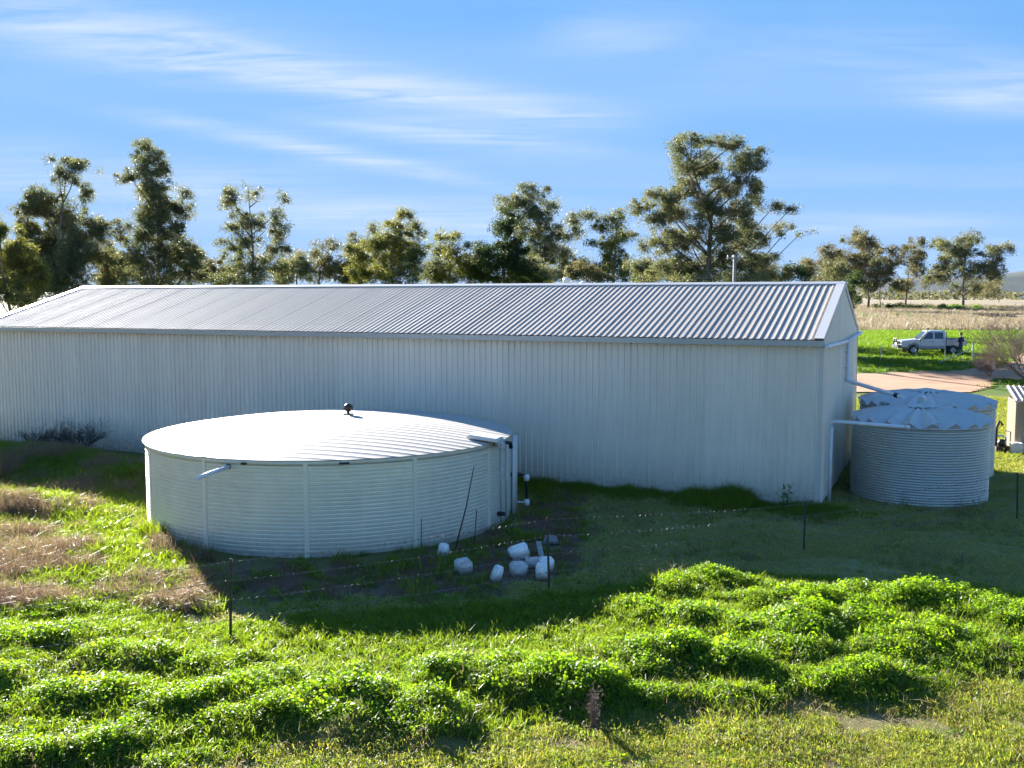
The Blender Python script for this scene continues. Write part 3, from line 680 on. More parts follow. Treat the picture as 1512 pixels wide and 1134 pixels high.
# ================================================================== TAN SHED AT RIGHT EDGE
tx, ty = G(1497, 668)
sm = thing('garden_shed', 'small tan steel shed with ribbed roof at the right edge', 'shed', (tx, ty, 0), -.30)
TAN = metalsheet('tan_steel', (.30, .235, .175), rough=.5, metal=.1, dirtamt=.12)
pr = rib_profile(12, .16, .012, .05, .03)
mb = MB(); mb.add(*ribbed(pr, 0, 1.9, 1, lambda x, h, z: (x, -h, z))); mb.build('front_wall', TAN, sm)
mb = MB(); mb.add(*ribbed(rib_profile(10, .16, .012, .05, .03), 0, 1.9, 1, lambda x, h, z: (-h, 1.6-x, z))); mb.build('side_wall', TAN, sm)
mb = MB(); mb.box((.96, 1.6, .95), (1.92, .02, 1.9)); mb.box((1.92, .8, .95), (.02, 1.6, 1.9)); mb.build('back_wall', TAN, sm)
mb = MB(); mb.add(*ribbed(rib_profile(11, .19), 0, 1.9, 1, lambda x, h, t: (x-.08, -.12+t*.99, 1.90+t*.20+h))); mb.build('roof', ROOFM, sm)
mb = MB(); mb.box((.96, -.10, 1.88), (2.05, .03, .05)); mb.build('fascia', TRIM, sm)
CONC = simple('white_concrete', (.62, .58, .54), .8, var=.12, bumps=.2)
for i, (dx, lab) in enumerate(((.02, 'white concrete block left at the foot of the tan shed'), (.50, 'white concrete block right beside the other at the tan shed'))):
    bm = bmesh.new(); bmesh.ops.create_cube(bm, size=1); bmesh.ops.bevel(bm, geom=bm.edges[:], offset=.08, segments=2, affect='EDGES')
    for v in bm.verts: v.co = Vector((v.co.x*.42, v.co.y*.4, v.co.z*.40))
    me = bpy.data.meshes.new('concrete_block'); bm.to_mesh(me); bm.free(); me.materials.append(CONC)
    q = Matrix.Rotation(-.30, 3, 'Z') @ Vector((dx, -.30, 0)); tag(link('concrete_block', me, None, (tx+q.x, ty+q.y, .20), (0, 0, -.3)), lab, 'block', 'blocks at the tan shed')
# pump and pipes behind the tanks
px_, py_ = G(1478, 668)
pu = thing('water_pump', 'small dark pump with upright pipes behind the corrugated tanks', 'pump', (px_, py_, 0))
MB().box((0, 0, .12), (.5, .3, .24)).build('base', DARKST, pu)
MB().tube([(-.2, 0, .24), (-.2, 0, .9), (-.1, 0, 1.15), (.02, 0, 1.0)], .05, 8).build('pipe', DARKST, pu)
MB().tube([(.15, 0, .2), (.15, 0, .55), (.02, 0, .62), (-.2, 0, .6)], .04, 8).build('pipe', GUTM, pu)
MB().tube([(.32, 0, 0), (.32, 0, .75), (.12, 0, .8)], .018, 6).build('thin_pipe', DARKST, pu)
mb = MB(); mb.lathe([(0, .24), (.12, .24), (.14, .35), (.10, .48), (0, .5)], 12); mb.build('motor', BLACK, pu)

# ================================================================== PICKUP
PAINT = simple('silver_truck_paint', (.52, .52, .56), .28, .35, var=.03)
PAINTL = simple('lower_silver_grey', (.30, .31, .33), .4, .2, var=.05)
GLASS, t, b, o = newmat('dark_window_glass'); b.inputs['Base Color'].default_value = (.03, .045, .05, 1); b.inputs['Roughness'].default_value = .06; b.inputs['Specular IOR Level'].default_value = .8
t.links.new(ramp(t, noise(t, 3, 2), [(.3, (.025, .04, .045)), (.7, (.04, .055, .06))]), b.inputs['Base Color'])
TYRE = simple('tyre_rubber', (.022, .021, .02), .85, var=.2); RIMM = simple('steel_rim', (.42, .42, .43), .35, .6, var=.1)
CHR = simple('bar_steel', (.09, .09, .10), .4, .5); LAMP = simple('lamp_glass', (.7, .7, .66), .15); RED = simple('tail_lamp_red', (.35, .02, .02), .25)
tx_, ty_ = G(1371, 523)
truck = thing('pickup_truck', 'silver dual cab pickup parked on the green lawn', 'pickup truck', (tx_+.05, ty_+.1, float(terr(tx_, ty_))), R(180-4))
# local: +x forward, y to the left; body half width .9
hw = .88
mb = MB()
mb.prism([(2.42, .62), (2.46, .80), (2.40, 1.08), (1.15, 1.20), (.92, 1.22), (-1.02, 1.22), (-1.02, .55), (-.6, .50), (1.05, .50), (1.12, .80), (1.28, .95), (1.72, .95), (1.92, .80), (2.02, .60)], -hw, hw)
body = mb.build('body', PAINT, truck)
mb = MB(); mb.prism([(2.38, 1.075), (2.30, 1.13), (1.15, 1.255), (1.10, 1.20)], -.72, .72); mb.build('bonnet', PAINT, body)
mb = MB(); low = [(.98, 1.20), (.36, 1.88), (.16, 1.95), (-.86, 1.95), (-1.0, 1.90), (-1.02, 1.20)]
n = len(low); inset = lambda z: hw-.01-.16*max(0, (z-1.2)/.75)
mb.add([(u, -inset(v), v) for u, v in low]+[(u, inset(v), v) for u, v in low], [tuple(range(n)), tuple(range(2*n-1, n-1, -1))]+[(i, i+n, (i+1) % n+n, (i+1) % n) for i in range(n)])
cab = mb.build('cab', PAINT, truck)
for sg in (-1, 1):
    for nm, q in (('window', [(.80, 1.28), (.36, 1.80), (-.02, 1.80), (-.02, 1.28)]), ('window', [(-.14, 1.28), (-.14, 1.80), (-.84, 1.80), (-.84, 1.28)])):
        mb = MB(); mb.add([(u, sg*(inset(v)+.006), v) for u, v in q], [(0, 1, 2, 3)]); mb.build(nm, GLASS, cab)
    mb = MB(); mb.prism([(1.05, .50), (1.05, .72), (-1.02, .72), (-1.02, .50)], sg*(hw+.002), sg*(hw+.02)); mb.build('side_sill', PAINTL, truck)
    for dx in (-.08, .98, -1.0):
        MB().box((dx, sg*(hw+.001), .95), (.014, .006, .46)).build('door_seam', CHR, body)
    for dx in (.05, -.88): MB().box((dx, sg*(hw+.015), 1.08), (.16, .03, .04)).build('door_handle', CHR, body)
    MB().box((.80, sg*(hw+.14), 1.34), (.08, .20, .20)).build('mirror', BLACK, cab)
    # front guard flare
    mb = MB(); arc = [(1.5+.50*math.cos(a), .42+.50*math.sin(a)) for a in np.linspace(R(5), R(175), 9)]+[(1.5+.42*math.cos(a), .42+.42*math.sin(a)) for a in np.linspace(R(175), R(5), 9)]
    mb.prism(arc, sg*(hw-.05), sg*(hw+.045)); mb.build('wheel_flare', PAINTL, truck)
    MB().box((2.44, sg*.62, .93), (.05, .26, .18)).build('headlight', LAMP, body)
    MB().box((-2.66, sg*.78, .80), (.03, .22, .10)).build('tail_light', RED, truck)
mb = MB(); mb.add([(.995, -.70, 1.26), (.995, .70, 1.26), (.42, .60, 1.85), (.42, -.60, 1.85)], [(0, 1, 2, 3)]); mb.build('windscreen', GLASS, cab, (.012, 0, .012))
mb = MB(); mb.add([(-1.03, .62, 1.32), (-1.03, -.62, 1.32), (-1.015, -.55, 1.80), (-1.015, .55, 1.80)], [(0, 1, 2, 3)]); mb.build('rear_window', GLASS, cab, (-.012, 0, 0))
MB().box((2.455, 0, .92), (.03, .95, .22)).build('grille', BLACK, body)
# bull bar, snorkel, aerial
mb = MB(); mb.box((2.60, 0, .66), (.22, 1.75, .24))
for sg in (-1, 1): mb.tube([(2.62, sg*.45, .7), (2.66, sg*.45, 1.28)], .035, 8); mb.tube([(2.62, sg*.80, .75), (2.60, sg*.80, 1.10), (2.66, sg*.45, 1.12)], .03, 8)
mb.tube([(2.66, -.45, 1.28), (2.66, .45, 1.28)], .035, 8); mb.build('bull_bar', CHR, truck)
for sg in (-1, 1): mb = MB(); mb.lathe([(0, -.06), (.11, -.06), (.12, .05), (0, .06)], 12, (2.72, sg*.25, 1.10), 'x'); mb.build('driving_lamp', BLACK, truck)
mb = MB(); mb.tube([(1.05, .93, 1.15), (.98, .93, 1.30), (.46, .90, 1.92), (.44, .90, 2.04)], .045, 8); mb.box((.46, .90, 2.08), (.13, .12, .14)); mb.build('snorkel', BLACK, truck)
MB().tube([(2.6, .55, 1.2), (2.62, .55, 2.35)], .012, 5).build('aerial', BLACK, truck)
# tray
mb = MB()
for sg in (-1, 1): mb.box((-1.88, sg*.86, 1.0), (1.56, .05, .50))
mb.box((-1.12, 0, 1.02), (.05, 1.70, .52)); mb.box((-2.64, 0, 1.0), (.05, 1.70, .50)); mb.box((-1.88, 0, .76), (1.56, 1.70, .04)); mb.build('tray', PAINT, truck)
mb = MB(); mb.tube([(-1.10, -.80, 1.25), (-1.10, -.72, 1.86), (-1.10, .72, 1.86), (-1.10, .80, 1.25)], .03, 8); mb.build('headboard', CHR, truck)
mb = MB(); mb.box((-1.70, .05, 1.08), (1.0, 1.3, .46)); mb.build('tray_load', BLACK, truck)
mb = MB(); mb.box((-.3, 0, .50), (4.4, .85, .20)); mb.build('chassis', BLACK, truck)
for sx in (1.5, -1.62):
    for sg in (-1, 1):
        wv = MB(); wv.lathe([(.22, -.12), (.36, -.12), (.40, -.08), (.40, .08), (.36, .12), (.22, .12)], 24, axis='y'); wh = wv.build('wheel', TYRE, truck, (sx, sg*.78, .40))
        mb = MB(); mb.lathe([(0, sg*.07), (.08, sg*.09), (.13, sg*.055), (.21, sg*.08), (.235, sg*.115)], 16, axis='y'); mb.build('rim', RIMM, wh)
    if sx < 0:
        for sg in (-1, 1): MB().box((sx-.45, sg*.78, .55), (.02, .26, .34)).build('mudflap', BLACK, truck)

# ================================================================== PERSON
def person(label, loc, rz):
    me = bpy.data.meshes.new('person'); bm = bmesh.new(); lay = bm.verts.layers.skin.verify()
    def v(p, r, ry=None): q = bm.verts.new(p); q[lay].radius = (r, ry or r); return q
    def chain(a, *items):
        for p, r, *k in items: b = v(p, r, *k); bm.edges.new((a, b)); a = b
        return a
    pel = v((0, 0, .98), .165, .12); pel[lay].use_root = True
    chest = chain(pel, ((0, .01, 1.15), .15, .11), ((0, .0, 1.34), .18, .12))
    neck = chain(chest, ((0, .0, 1.48), .07), ((0, .01, 1.53), .062), ((0, .03, 1.62), .092), ((0, .03, 1.70), .098), ((0, .02, 1.77), .06))
    for s in (-1, 1):
        chain(pel, ((s*.10, 0, .88), .105), ((s*.115, .02, .50), .075), ((s*.12, 0, .28), .062), ((s*.12, -.01, .09), .045), ((s*.13, .07, .045), .045), ((s*.135, .17, .035), .035))
        h = chain(chest, ((s*.19, 0, 1.43), .075), ((s*.33, -.05, 1.17), .055), ((s*.24, .20, 1.10), .042), ((s*.20, .26, 1.10), .03), ((s*.18, .31, 1.10), .036))
        for k, L in enumerate((.07, .085, .08, .06)):
            f0 = Vector((s*.18+(k-1.5)*.021, .33, 1.105))
            chain(h, (f0, .009), (f0+Vector((0, L*.6, -.005)), .009), (f0+Vector((0, L, -.03)), .008))
        chain(h, ((s*.18-s*.05, .315, 1.10), .010), ((s*.18-s*.065, .35, 1.085), .009))
    bm.to_mesh(me); bm.free(); o = bpy.data.objects.new('person', me); COL.objects.link(o)
    o.modifiers.new('s', 'SKIN'); sb = o.modifiers.new('u', 'SUBSURF'); sb.levels = 2; sb.render_levels = 2
    dg = bpy.context.evaluated_depsgraph_get(); dg.update(); m2 = bpy.data.meshes.new_from_object(o.evaluated_get(dg)); o.modifiers.clear(); o.data = m2
    m2.materials.clear()
    for m in (simple('skin', (.42, .26, .19), .5), simple('navy_jacket', (.018, .025, .06), .8), simple('blue_jeans', (.035, .06, .12), .85), simple('boots', (.04, .03, .025), .7)): m2.materials.append(m)
    for p in m2.polygons:
        c = p.center; p.use_smooth = True
        p.material_index = 3 if c.z < .11 else 2 if c.z < .99 else 0 if (c.z > 1.50 or (c.y > .24 and c.z < 1.2)) else 1
    o.location = loc; o.rotation_euler = (0, 0, rz); tag(o, label, 'person')
    bm = bmesh.new(); bmesh.ops.create_uvsphere(bm, u_segments=16, v_segments=10, radius=.128)
    for q in list(bm.verts):
        if q.co.z < -.03 and q.co.y > -.03: q.co.z = -.03
        q.co.z *= .9
    hm_ = bpy.data.meshes.new('hair'); bm.to_mesh(hm_); bm.free(); hm_.materials.append(simple('dark_hair', (.012, .010, .010), .7)); link('hair', hm_, o, (0, .015, 1.735))
    for sx in (-.035, .035):
        mb = MB(); mb.lathe([(0, -.012), (.012, 0), (0, .012)], 8); mb.build('eye', BLACK, o, (sx, .125, 1.68))
    mb = MB(); mb.add([(0, .12, 1.69), (-.018, .12, 1.64), (.018, .12, 1.64), (0, .155, 1.645)], [(0, 1, 3), (0, 3, 2), (1, 2, 3)]); mb.build('nose', m2.materials[0], o)
    return o
pxw, pyw = G(1418, 525)
person('person in dark navy jacket and jeans standing at the tray of the silver pickup', (pxw, pyw, float(terr(pxw, pyw))), R(28))

# ================================================================== YARD FENCE BITS BY THE LAWN
yx, yy = G(1436, 531)
yf = thing('yard_fence', 'thin wire yard fence with grey posts in front of the pickup', 'fence', (0, 0, 0))
yp = [G(1250, 532), G(1300, 532), G(1352, 531), G(1395, 531), G(1436, 532), G(1500, 538)]
GP = simple('grey_post', (.45, .47, .45), .6, .2)
for i, (x, y) in enumerate(yp):
    big = i == 4; MB().tube([(x, y, float(terr(x, y))-.2), (x, y, float(terr(x, y))+(1.35 if big else 1.05))], .06 if big else .022, 8).build('post', GP, yf)
for z in (.35, .7, 1.0): MB().tube([(x, y, float(terr(x, y))+z) for x, y in yp], .006, 4).build('wire', WIRE, yf)
(xa, ya), (xb, yb) = G(1384, 537), G(1433, 532)
MB().tube([(xa, ya, float(terr(xa, ya))+.05), (xb, yb, float(terr(xb, yb))+.85)], .03, 8).build('stay_rail', GP, yf)
x, y = G(1462, 546)
bn = thing('low_bench', 'low white slatted bench beside the bare shrub', 'bench', (x, y, float(terr(x, y))), .1)
for dy, dz in ((0, .42), (.28, .43)): MB().box((0, dy, dz), (.75, .16, .05)).build('slat', PVC, bn)
for dx in (-.3, .3): MB().box((dx, .14, .2), (.05, .4, .40)).build('leg', PVC, bn)

# power pole behind the shed
pX = AT(1085, 378, 75.)
pole = thing('power_pole', 'grey power pole with one crossarm rising behind the shed roof', 'power pole', (pX[0], 75, float(terr(pX[0], 75))))
hp = pX[2]-float(terr(pX[0], 75))
MB().tube([(0, 0, -.3), (0, 0, hp+.1)], [.15, .12], 10).build('post', TIMBER, pole)
MB().box((0, -.16, hp-.18), (1.35, .10, .12), R(12)).build('crossarm', TIMBER, pole)
for dx in (-.6, -.22, .22, .6): mb = MB(); mb.lathe([(0, 0), (.05, 0), (.06, .06), (.035, .1), (.05, .14), (0, .16)], 8, (dx*math.cos(R(12)), -.16+dx*math.sin(R(12)), hp-.12)); mb.build('insulator', PVC, pole)
MB().tube([(-.3, -.15, hp-.25), (0, -.12, hp-.7), (.3, -.15, hp-.25)], .02, 5).build('brace', GUTM, pole)
# white roof vent of a building behind the shed
cX = AT(837, 415, 60.)
wv = thing('roof_vent', 'white round vent peeping over the shed ridge below the trees', 'vent', (cX[0], 60, float(terr(cX[0], 60))))
hz_ = cX[2]-float(terr(cX[0], 60))
MB().tube([(0, 0, 0), (0, 0, hz_-.25)], .16, 10).build('stack', PVC, wv)
mb = MB(); mb.lathe([(.12, -.28), (.22, -.22), (.19, -.1), (.25, .0), (.22, .15), (.10, .22), (0, .24)], 14, (0, 0, hz_)); mb.build('cowl', PVC, wv)
cX = AT(862, 420, 60.); wv2 = thing('roof_vent', 'lower small white vent right of the taller one over the ridge', 'vent', (cX[0], 60, float(terr(cX[0], 60))))
hz_ = cX[2]-float(terr(cX[0], 60)); MB().tube([(0, 0, 0), (0, 0, hz_)], .14, 10).build('stack', PVC, wv2); mb = MB(); mb.lathe([(.3, -.05), (.26, .1), (0, .2)], 10, (0, 0, hz_)); mb.build('cowl', PVC, wv2)

# ================================================================== TREES
def tree(name, label, D, trunk_px, lobes, leaf, bark=BARK, base_py=None, leafpx=3.0, cover=1.2, depth=1.0, clump=1.0, seed=0, group='gum trees behind the shed', thick=1.0, droop=.7, cat='tree'):
    """crown lobes are given as (px, py, rx, ry) at distance D; the tree is built there at real size"""
    rg = np.random.default_rng(1000+seed); rd = random.Random(seed)
    S = D/FOC
    bx = AT(trunk_px, 440, D)[0]; bz = float(terr(bx, D))
    root = thing(name, label, cat, (bx, D, bz), 0, group)
    centres = []
    more = []
    for (px, py, rx, ry) in lobes:      # smaller sprays break up each lobe's outline
        for q in range(2):
            a_ = rg.uniform(-.5, 3.6); more.append((px+math.cos(a_)*rx*rg.uniform(.75, 1.15), py-math.sin(a_)*ry*rg.uniform(.6, 1.1), rx*rg.uniform(.3, .5), ry*rg.uniform(.35, .55)))
    for (px, py, rx, ry) in list(lobes)+more:
        p = AT(px, py, D); dy = rg.uniform(-1, 1)*S*max(30, rx)*1.3*depth
        centres.append((p[0]-bx, dy, p[2]-bz, rx*S*1.1, ry*S*1.15))
    tops = max(c[2] for c in centres); lows = min(c[2]-c[4] for c in centres)
    # leaves
    P = []; Nn = []; tw = []
    for (cx, cy, cz, rx, rz) in centres:
        apx = math.pi*(rx/S)*(rz/S)
        ncl = max(3, int(apx/(42*clump**2)))
        nl = int(apx*cover/(leafpx*leafpx*.055)/ncl)+1
        d = rg.normal(size=(ncl, 3)); d /= np.linalg.norm(d, axis=1)[:, None]
        rr = rg.random(ncl)**.45
        c = np.stack([cx+d[:, 0]*rx*rr*.92, cy+d[:, 1]*rx*rr*.92, cz+d[:, 2]*rz*rr*.88], 1)
        for q in c: tw.append((q, (cx, cy, cz)))
        sg = 4.2*S*clump*rg.uniform(.45, 1.5, size=(ncl, 1, 1))
        off = np.clip(rg.normal(size=(ncl, nl, 3)), -1.7, 1.7)*sg; off[:, :, 2] = off[:, :, 2]*.8-np.abs(off[:, :, 0])*.25*droop
        P.append((c[:, None, :]+off).reshape(-1, 3))
    P = np.concatenate(P); n = len(P)
    ax = rg.normal(size=(n, 3)); ax[:, 2] = ax[:, 2]*.6-droop; ax /= np.linalg.norm(ax, axis=1)[:, None]
    sd_ = np.cross(ax, rg.normal(size=(n, 3))); sd_ /= np.linalg.norm(sd_, axis=1)[:, None]
    L = leafpx*S*rg.uniform(.6, 1.4, size=(n, 1)); W = L*.30
    V = np.stack([P-ax*L*.5, P+sd_*W*.5-ax*L*.08, P+ax*L*.5, P-sd_*W*.5-ax*L*.08], 1).reshape(-1, 3)
    F = np.arange(n*4).reshape(n, 4)
    cl = fbm(P[:, 0]/(14*S)+seed*7.1, P[:, 2]/(14*S)+P[:, 1]/(20*S), 3)
    var = np.clip((cl-.5)*1.6+.5+rg.uniform(-.25, .25, n), 0, 1)
    link('crown', npmesh('crown', V, F, leaf, attrs={'var': ('FACE', var)}), root)
    # trunk and limbs
    mb = MB(); H_ = tops; tr = H_*.015*thick
    z1 = max(lows*.9, H_*.22); k = []
    ncx = np.average([c[0] for c in centres], weights=[c[3]*c[4] for c in centres])
    topc = max(centres, key=lambda c: c[2])
    spine = [(0, 0, -.3), (rd.uniform(-.2, .2), 0, z1*.5), (ncx*.35, rd.uniform(-.4, .4), z1), (ncx*.7+.2*rd.uniform(-1, 1), rd.uniform(-.5, .5), z1+(topc[2]-z1)*.45), (topc[0]*.9, topc[1]*.6, topc[2]+topc[4]*.3)]
    mb.tube(spine, [tr*1.25, tr, tr*.8, tr*.45, tr*.08], 8)
    def on_spine(z):
        for a, b_ in zip(spine[:-1], spine[1:]):
            if a[2] <= z <= b_[2]: u = (z-a[2])/(b_[2]-a[2]+1e-6); return Vector(a).lerp(Vector(b_), u)
        return Vector(spine[-1])
    for c in centres[:len(lobes)]:
        e = Vector(c[:3]); z0 = max(z1*.75, e.z-math.hypot(e.x-ncx*.5, e.y)*.9-c[4]*.8); s0 = on_spine(min(z0, e.z*.95))
        mid = s0.lerp(e, .5)+Vector((rd.uniform(-.3, .3), rd.uniform(-.3, .3), -.06*(e-s0).length))
        rr = max(.018*c[3]*2+.02, tr*.28); rr = min(rr, tr*.27)
        mb.tube([s0, mid, e], [rr, rr*.7, rr*.25], 5)
    tl = mb.build('trunk', bark, root)
    mb = MB()
    for q, c in tw[::2]:
        a = Vector(c).lerp(Vector(q), rd.uniform(-.2, .1)); mb.tube([a, a.lerp(Vector(q), .55)+Vector((0, 0, .1*S*10)), Vector(q)], [.8*S, .55*S, .25*S], 3, cap=False)
    tag(mb.build('twigs', bark, root), kind='stuff')
    return root
TG = 'gum trees behind the shed'
tree('gum_tree', 'leftmost green gum tree cut off by the left edge', 70, 20, [(5, 345, 18, 22), (25, 372, 22, 22), (0, 385, 28, 30), (35, 405, 28, 28), (10, 430, 30, 25), (-40, 380, 40, 50), (50, 440, 22, 20)], EUCY, seed=1, clump=1.1)
tree('gum_tree', 'tall dark gum tree with a hooked wispy top near the left edge', 84, 95, [(88, 236, 11, 6), (108, 240, 17, 9), (122, 252, 9, 11), (98, 262, 12, 16), (110, 284, 13, 16), (70, 292, 22, 16), (58, 305, 22, 20), (85, 318, 32, 28), (45, 335, 16, 20), (72, 355, 40, 34), (62, 395, 46, 34), (128, 335, 18, 18), (150, 340, 16, 18), (130, 365, 28, 26), (118, 400, 40, 30), (152, 395, 18, 28), (100, 428, 55, 15)], EUC, seed=2)
tree('gum_tree', 'tall slender gum tree, tallest of those left of the yellow one', 86, 232, [(213, 217, 15, 9), (200, 234, 11, 7), (232, 233, 16, 14), (222, 254, 24, 14), (202, 264, 14, 12), (242, 278, 26, 20), (215, 285, 20, 14), (225, 308, 30, 20), (262, 310, 18, 18), (240, 340, 36, 24), (203, 348, 20, 18), (184, 345, 12, 13), (256, 372, 32, 24), (215, 385, 36, 24), (272, 400, 28, 20), (292, 385, 14, 14), (235, 415, 55, 15)], EUC, seed=3)
tree('gum_tree', 'open airy gum tree with split crown and visible limbs', 90, 375, [(350, 288, 17, 10), (375, 282, 9, 8), (345, 303, 13, 10), (412, 292, 9, 7), (356, 320, 14, 11), (402, 316, 13, 10), (344, 338, 14, 11), (380, 332, 18, 13), (408, 343, 16, 15), (366, 360, 26, 16), (410, 368, 16, 16), (344, 388, 18, 18), (380, 398, 32, 20), (414, 398, 13, 14), (370, 415, 45, 10)], EUC, seed=4, cover=1.0)
tree('gum_tree', 'low grey feathery tree between the split gum and the yellow tree', 100, 470, [(475, 358, 17, 8), (458, 374, 16, 11), (490, 384, 15, 14), (436, 394, 18, 14), (465, 402, 28, 16), (500, 402, 16, 14)], EUCG, seed=5, cover=.8)
tree('gum_tree', 'thin dark crowned tree against the left side of the yellow tree', 104, 530, [(550, 340, 8, 10), (532, 358, 12, 12), (516, 378, 12, 14), (530, 395, 18, 18)], EUC, seed=6, cover=.9)
tree('gum_tree', 'bushy yellow green tree with a dark pointed top', 88, 580, [(597, 316, 10, 12), (586, 332, 15, 10), (612, 333, 9, 9), (560, 356, 20, 13), (590, 354, 26, 15), (618, 346, 10, 7), (540, 378, 22, 16), (575, 376, 38, 22), (610, 382, 20, 18), (545, 404, 28, 16), (595, 405, 35, 16)], EUCY, seed=7, cover=1.2)
tree('gum_tree', 'small pale tree with dark middle right of the yellow tree', 96, 662, [(650, 350, 13, 7), (668, 352, 10, 11), (645, 372, 15, 15), (672, 373, 16, 15), (694, 362, 8, 8), (660, 398, 30, 18), (690, 390, 14, 14)], EUCY, seed=8, cover=.9)
tree('pine_tree', 'dense dark green pine standing before the wide gum', 92, 745, [(755, 318, 12, 12), (748, 338, 18, 14), (752, 362, 24, 18), (718, 374, 14, 12), (742, 390, 34, 18), (770, 398, 25, 16), (712, 400, 22, 14), (742, 410, 50, 12)], EUCD, bark=BARKD, seed=9, cover=1.7, droop=.2)
tree('gum_tree', 'wide gum tree leaning right behind the dark pine', 125, 800, [(785, 280, 19, 9), (755, 294, 18, 9), (776, 299, 20, 12), (812, 299, 12, 10), (744, 308, 10, 8), (800, 318, 22, 15), (785, 340, 24, 16), (815, 348, 20, 16), (850, 323, 14, 10), (872, 318, 11, 8), (846, 348, 11, 10), (800, 378, 28, 20), (835, 384, 20, 20), (856, 395, 14, 12), (815, 408, 40, 12)], EUC, seed=10)
tree('gum_tree', 'narrow light green gum tree just left of the biggest tree', 112, 905, [(905, 324, 17, 9), (890, 334, 13, 10), (920, 344, 14, 12), (900, 363, 22, 15), (916, 384, 22, 17), (890, 400, 20, 14), (928, 406, 18, 12)], EUCY, seed=11)
tree('gum_tree', 'biggest broad gum tree standing behind the power pole', 88, 1040, [(1015, 211, 21, 8), (1000, 224, 16, 11), (1050, 214, 17, 8), (1080, 215, 23, 9), (1105, 231, 15, 13), (1010, 248, 20, 15), (1045, 243, 28, 15), (1085, 248, 26, 17), (1113, 246, 9, 11), (1025, 277, 27, 17), (1070, 277, 29, 17), (1105, 277, 16, 15), (960, 290, 16, 8), (950, 304, 17, 12), (985, 294, 18, 13), (1000, 310, 24, 17), (1040, 313, 34, 20), (1085, 313, 28, 18), (1120, 295, 12, 12), (1141, 303, 11, 8), (1157, 312, 11, 6), (1176, 332, 7, 4), (1188, 345, 5, 4), (1155, 335, 9, 8), (965, 328, 20, 14), (980, 358, 22, 17), (1020, 352, 34, 22), (1070, 352, 36, 22), (1115, 342, 26, 22), (1135, 353, 14, 12), (1000, 392, 28, 18), (1050, 392, 40, 22), (1100, 388, 34, 24), (1130, 384, 20, 18), (955, 362, 11, 9), (1040, 412, 80, 8)], EUC, seed=12, cover=1.15, thick=1.3)
tree('gum_tree', 'small dark bush tree at the right foot of the biggest tree', 120, 1162, [(1160, 400, 19, 10), (1176, 409, 12, 8), (1150, 412, 18, 8)], EUCD, seed=13)
# farther group to the right of the shed
FG = 'far gum trees on the dry field'
kw = dict(group=FG, leafpx=3.0, clump=.85)
tree('gum_tree', 'olive gum tree showing just over the right end of the ridge', 250, 1215, [(1222, 374, 20, 9), (1200, 394, 20, 13), (1230, 394, 24, 15), (1215, 412, 28, 10)], EUCG, seed=14, **kw)
tree('gum_tree', 'gum tree with a narrow tip right of the shed apex', 280, 1282, [(1268, 344, 8, 8), (1256, 358, 14, 9), (1276, 362, 16, 13), (1260, 382, 24, 14), (1288, 382, 16, 15), (1276, 404, 24, 14), (1300, 400, 10, 12)], EUCG, seed=15, **kw)
tree('cypress_tree', 'dark column shaped tree hard against the shed gable', 120, 1261, [(1256, 414, 9, 10), (1260, 430, 9, 12), (1262, 446, 7, 10)], EUCD, bark=BARKD, seed=16, group=FG, cover=2.4, droop=.1)
tree('gum_tree', 'dark crowned gum with several thin trunks left of the middle far tree', 275, 1300, [(1292, 394, 14, 13), (1306, 408, 17, 14), (1290, 422, 16, 12), (1310, 424, 10, 10)], EUC, seed=17, thick=.7, **kw)
tree('gum_tree', 'wispy topped gum standing alone in the middle of the far field', 285, 1338, [(1310, 369, 9, 7), (1325, 368, 9, 6), (1345, 370, 12, 8), (1358, 358, 6, 11), (1366, 378, 13, 11), (1342, 396, 17, 13), (1328, 384, 13, 9), (1334, 424, 11, 11), (1350, 420, 10, 10)], EUCG, seed=18, **kw)
tree('gum_tree', 'rightmost large spreading gum above the green scrub', 290, 1422, [(1384, 360, 8, 4), (1404, 360, 16, 10), (1435, 350, 12, 8), (1440, 364, 17, 11), (1415, 378, 24, 14), (1456, 374, 15, 10), (1471, 367, 7, 8), (1390, 408, 21, 11), (1420, 402, 27, 14), (1450, 398, 18, 18), (1440, 424, 18, 11), (1380, 394, 11, 9)], EUC, seed=19, thick=1.3, **kw)
tree('gum_tree', 'faded grey tree beyond the rightmost large gum', 600, 1475, [(1470, 424, 13, 9), (1482, 430, 10, 7), (1460, 432, 10, 7)], EUCG, seed=20, **kw)
